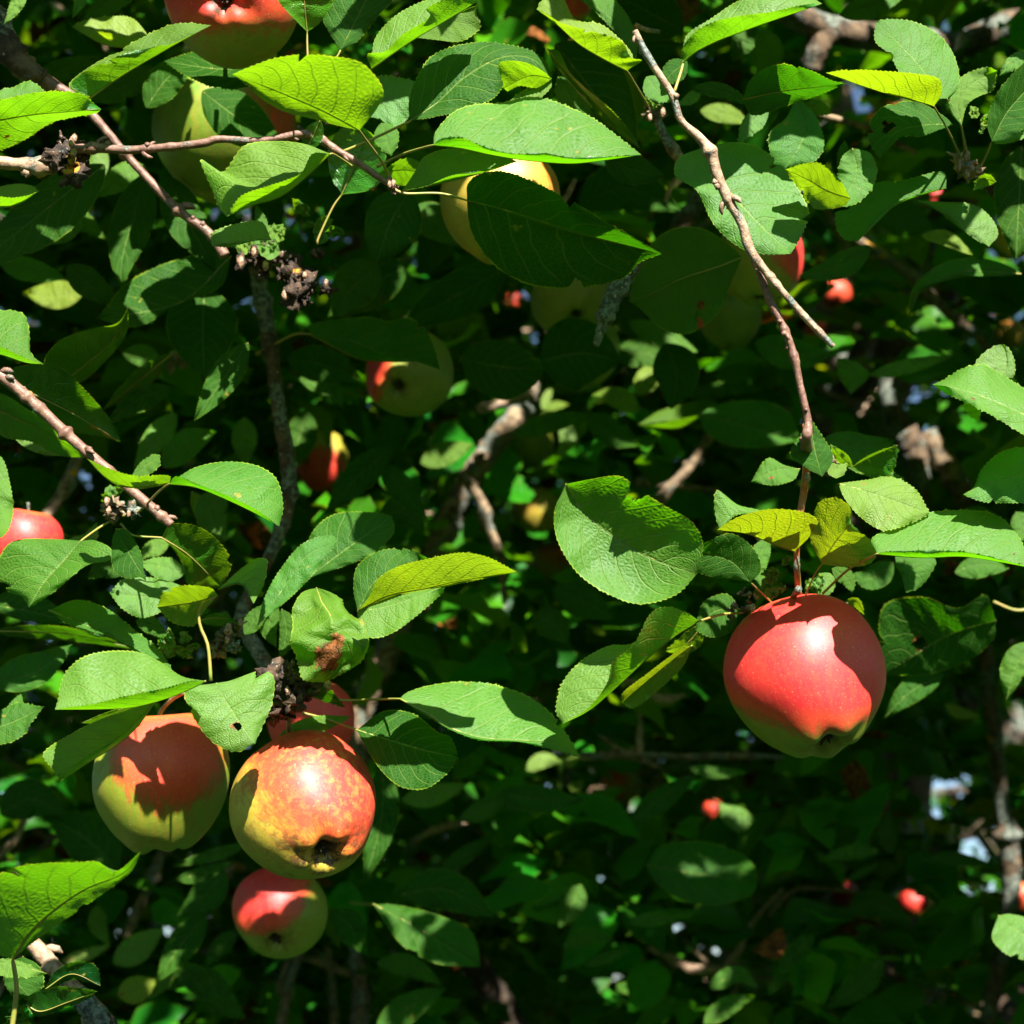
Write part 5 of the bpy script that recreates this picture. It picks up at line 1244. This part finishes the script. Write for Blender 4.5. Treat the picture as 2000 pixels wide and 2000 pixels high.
def mass_object(name, centres, rs, parent, nu=5, per=(4, 8), yel=(0.0, .6), mat=None, filt=True):
    B, D, N, Ln, Wd = rosettes(centres, rs, per)
    if filt:
        ok, _, _, _ = allowed(B + D * (Ln * .5)[:, None], rs)
        ok &= sunlit_ok(B + D * (Ln * .5)[:, None], rs)
        B, D, N, Ln, Wd = B[ok], D[ok], N[ok], Ln[ok], Wd[ok]
    vs = (-1, -.5, 0, .5, 1)
    G, uv = leaf_verts(B, D, N, Ln, Wd, rs, nu, vs)
    n, nv = len(B), len(vs)
    per_leaf = (nu + 1) * nv
    V = G.reshape(-1, 3)
    F = (faces_grid(nu, nv)[None] + (np.arange(n) * per_leaf)[:, None, None]).reshape(-1, 4)
    me = bpy.data.meshes.new(name)
    me.vertices.add(len(V)); me.loops.add(F.size); me.polygons.add(len(F))
    me.vertices.foreach_set('co', V.astype(np.float32).ravel())
    me.loops.foreach_set('vertex_index', F.astype(np.int32).ravel())
    me.polygons.foreach_set('loop_start', (np.arange(len(F)) * 4).astype(np.int32))
    me.polygons.foreach_set('use_smooth', np.ones(len(F), bool))
    me.update(calc_edges=True)
    lay = me.uv_layers.new(name='leaf')
    lay.data.foreach_set('uv', uv.reshape(-1, 2)[F.ravel()].astype(np.float32).ravel())
    t = np.zeros((n, per_leaf, 3), np.float32)
    yy = rs.uniform(yel[0], yel[1], n) + (rs.uniform(size=n) < .03) * 0.6
    t[..., 0] = yy[:, None]; t[..., 1] = ((rs.uniform(size=n) < .03) * .9)[:, None]; t[..., 2] = rs.uniform(.1, 1, n)[:, None]
    at = me.attributes.new('tint', 'FLOAT_VECTOR', 'POINT')
    at.data.foreach_set('vector', t.ravel())
    me.materials.append(mat or M_MASS)
    o = bpy.data.objects.new(name, me)
    COL.objects.link(o)
    attach(o, parent)
    o['kind'] = 'stuff'
    return o, n

def box_points(n, x, y, z, rs):
    """right, up, depth ranges relative to the camera axis"""
    a = rs.uniform(*x, n); b_ = rs.uniform(*y, n); c = rs.uniform(*z, n)
    return CAM + a[:, None] * RIGHT + b_[:, None] * UPV + c[:, None] * FWD

# single leaves between the traced ones: each an object
rs = np.random.default_rng(77)
need = max(0, 300 - LEAVES_PLACED)
pts = box_points(2600, (-.48, .48), (-.48, .48), (.98, 1.38), rs)
x, y, z = unproject(pts)
pts = pts[(x > 10) & (x < 1990) & (y > 10) & (y < 1990)]
B, D, N, Ln, Wd = rosettes(pts, rs, (2, 4))
ok, x, y, z = allowed(B + D * (Ln * .5)[:, None], rs)
ok &= (x > 0) & (x < 2000) & (y > 0) & (y < 2000) & (z > .95) & sunlit_ok(B + D * (Ln * .5)[:, None], rs)
idx = np.nonzero(ok)[0]
# spread them evenly
sel = []; cells = {}
for i in idx:
    c = (int(x[i] // 125), int(y[i] // 125))
    if cells.get(c, 0) < 1:
        cells[c] = cells.get(c, 0) + 1; sel.append(i)
    if len(sel) >= need: break
sel = np.array(sel, int)
vs9 = (-1, -.8, -.5, -.2, 0, .2, .5, .8, 1)
if len(sel):
    G, uv = leaf_verts(B[sel], D[sel], N[sel], Ln[sel], Wd[sel], rs, 44, vs9, True)
    FG = faces_grid(44, 9)
    for k in range(len(sel)):
        tint = np.zeros((45 * 9, 3)); tint[:, 0] = rs.uniform(0, .3); tint[:, 2] = rs.uniform(.3, 1)
        q = int(sel[k])
        par = nearest_twig(float(x[q]), float(y[q]), float(z[q]))
        mesh_obj('leaf', G[k].reshape(-1, 3), FG, M_LEAF, par, uv[k].reshape(-1, 2), tint)
print('leaves as objects', LEAVES_PLACED + len(sel), 'traced', N_TRACED)

# depth of the crown seen through the gaps
rs = np.random.default_rng(5)
def crown(n, x, y, z, thr, seed, s=2.6, frus=None):
    p = box_points(n, x, y, z, rs)
    c = clump(p, s, seed)
    p = p[c > thr + rs.normal(size=len(p)) * .08]
    return p
deep = []
for (z0, z1, n) in ((1.3, 1.8, 1500), (1.8, 2.6, 3000), (2.6, 3.6, 3400), (3.6, 5.2, 9500)):
    h = z1 * TANH + .25
    deep.append(crown(n, (-h, h), (-h, h), (z0, z1), -0.28, 3.0))
deep = np.vstack(deep)
x, y, z = unproject(deep)
# thinner towards the lower right, where the daylight comes through
thin = (x > 1700) & (y > 1430) & (rs.uniform(size=len(x)) < .2)
deep = deep[~thin]
o, n1 = mass_object('foliage', deep, rs, tree, 6)
# crown above and beside the picture, which shades it
high = [crown(900, (-.65, .65), (.335, .66), (.69, .82), 0.02, 37.0, 4.0),
        crown(1500, (-.75, .75), (.27, .75), (.775, 1.15), -0.04, 31.0, 3.6),
        crown(3200, (-1.3, 1.3), (.36, 1.4), (.78, 1.8), -0.03, 9.0, 3.4),
        crown(2600, (-1.8, 1.8), (.62, 2.4), (1.5, 3.2), -0.04, 14.0, 2.6),
        crown(900, (.50, 1.5), (-.8, .5), (.9, 2.4), -0.2, 21.0, 2.6),
        crown(900, (-1.5, -.50), (-.8, .5), (.9, 2.4), -0.2, 23.0, 2.6),
        crown(700, (-.8, .8), (-1.5, -.55), (1.0, 2.4), -0.2, 25.0, 2.6)]
high = np.vstack(high)
x, y, z = unproject(high)
m = np.where(z < .85, 240, 130) / np.maximum(z, .3)
high = high[~((x > -m) & (x < 2000 + m) & (y > -m) & (y < 2000 + m) & (z < 1.5))]
o2, n2 = mass_object('foliage', high, rs, tree, 4)
print('mass leaves', n1, n2)

# fine twigs through the crown
parts = []
tw = box_points(2600, (-1.5, 1.5), (-1.3, 1.6), (1.65, 4.5), rs)
for q in tw:
    d = rs.normal(size=3); d[2] *= .5; d /= np.linalg.norm(d)
    l = rs.uniform(.10, .40)
    k = rs.normal(size=3) * l * .14
    path = np.array([q, q + d * l * .35 + k, q + d * l * .7 - k * .4, q + d * l])
    pc = catmull(path, 7)
    okk, _, _, _ = allowed(pc[[1, 3, 5]], rs)
    if not okk.all(): continue
    r0 = rs.uniform(.0016, .0055)
    parts.append(tube(pc, np.linspace(r0, r0 * .45, 7) * (1 + rs.uniform(-.2, .25, 7)), 5, cap=False))
v, f = merge(parts)
to = mesh_obj('fine_twigs', v, f, M_TAN, tree)
to['kind'] = 'stuff'

# boughs spreading from the trunk
for h, pts in ((1.9, [(-.5, .3, 1.5), (-1.3, .2, 1.9)]), (2.3, [(.6, -.3, 2.6), (1.3, -.6, 3.0)]), (2.5, [(-.5, -.9, 2.75), (-.9, -1.6, 2.9)]), (2.9, [(.3, -.8, 3.3), (.5, -1.5, 3.5)]), (1.6, [(.7, .4, 2.0), (1.4, .9, 2.2)])):
    path = catmull(np.array([trunk_pt(h - .15)] + [(TRUNK_AT[0] + a, TRUNK_AT[1] + b_, c) for a, b_, c in pts]), 30)
    v, f = tube(path, np.linspace(.065, .022, 30), 12, .15, h, freq=1.3)
    mesh_obj('bough', v, f, M_TRUNK, tree)

# ------------------------------------------------------------------ neighbouring trees behind
def back_tree(px, z, height, rad, label, n, seed):
    rs_ = np.random.default_rng(seed)
    at = ground_under(px, z)
    e = empty('apple_tree', at, label, 'tree')
    tpz = catmull(np.array([at + (0, 0, -.1), at + (.05, 0, height * .3), at + (-.05, .1, height * .6), at + (0, 0, height * .85)]), 24)
    v, f = tube(tpz, np.linspace(.16, .05, 24), 12, .15, seed)
    mesh_obj('trunk', v, f, M_TRUNK, e)
    for k in range(7):
        a = k * 2.4 + seed
        h0 = height * rs_.uniform(.25, .6)
        pth = catmull(np.array([at + (0, 0, h0), at + (math.cos(a) * rad * .4, math.sin(a) * rad * .4, h0 + height * .15), at + (math.cos(a) * rad * .9, math.sin(a) * rad * .9, h0 + height * .2)]), 12)
        v, f = tube(pth, np.linspace(.06, .015, 12), 8, .12, k)
        mesh_obj('bough', v, f, M_TRUNK, e)
    d = rs_.normal(size=(n, 3)); d /= np.linalg.norm(d, axis=1)[:, None]
    r = rs_.uniform(.35, 1, n) ** .6
    p = at + np.array([0, 0, height * .58]) + d * r[:, None] * np.array([rad, rad, height * .44])
    c = clump(p, 1.6, seed)
    p = p[c > -.12]
    mass_object('crown', p, rs_, e, 3, (5, 9), (.0, .5))

back_tree(700, 8.0, 4.6, 2.4, 'neighbouring tree behind on the left, glimpsed through gaps', 5000, 3)
back_tree(1050, 6.6, 4.4, 2.0, 'neighbouring tree close behind the middle, seen only as dark foliage', 6000, 5)
back_tree(1980, 6.5, 4.6, 1.9, 'neighbouring tree at the far right behind the sky glints', 2200, 12)
back_tree(1500, 9.5, 5.0, 2.7, 'neighbouring tree behind on the right, with daylight showing through', 2600, 7)

# added unseen leaf mass behind the camera, lower than the sun, blocking low sky light
rs = np.random.default_rng(99)
n = 5200
az = rs.uniform(math.radians(-125), math.radians(125), n)
dist = rs.uniform(4.2, 6.4, n)
hh = 3.8 * rs.uniform(0.02, 1, n) ** .8 * (0.86 + 0.14 * np.sin(az * 9))
row = np.stack([np.sin(az) * dist, -np.cos(az) * dist, hh], 1)
B, D, N, Ln, Wd = rosettes(row, rs, (5, 8))
_r = rosettes
def rosettes(c, r, per=(4, 8), upness=.75):
    return iter((B, D, N, Ln * 2.0, Wd * 2.0))
e = empty('added_sky_screen', (0, -5.2, 0))
o, n_ = mass_object('added_sky_screen', row, rs, e, 3, filt=False)
rosettes = _r
o.parent = None
o.location = (0, 0, 0)
bpy.data.objects.remove(e)
o.name = 'added_sky_screen'
o['kind'] = 'stuff'
o['label'] = 'unseen leaf mass added behind the photographer to block low sky light'
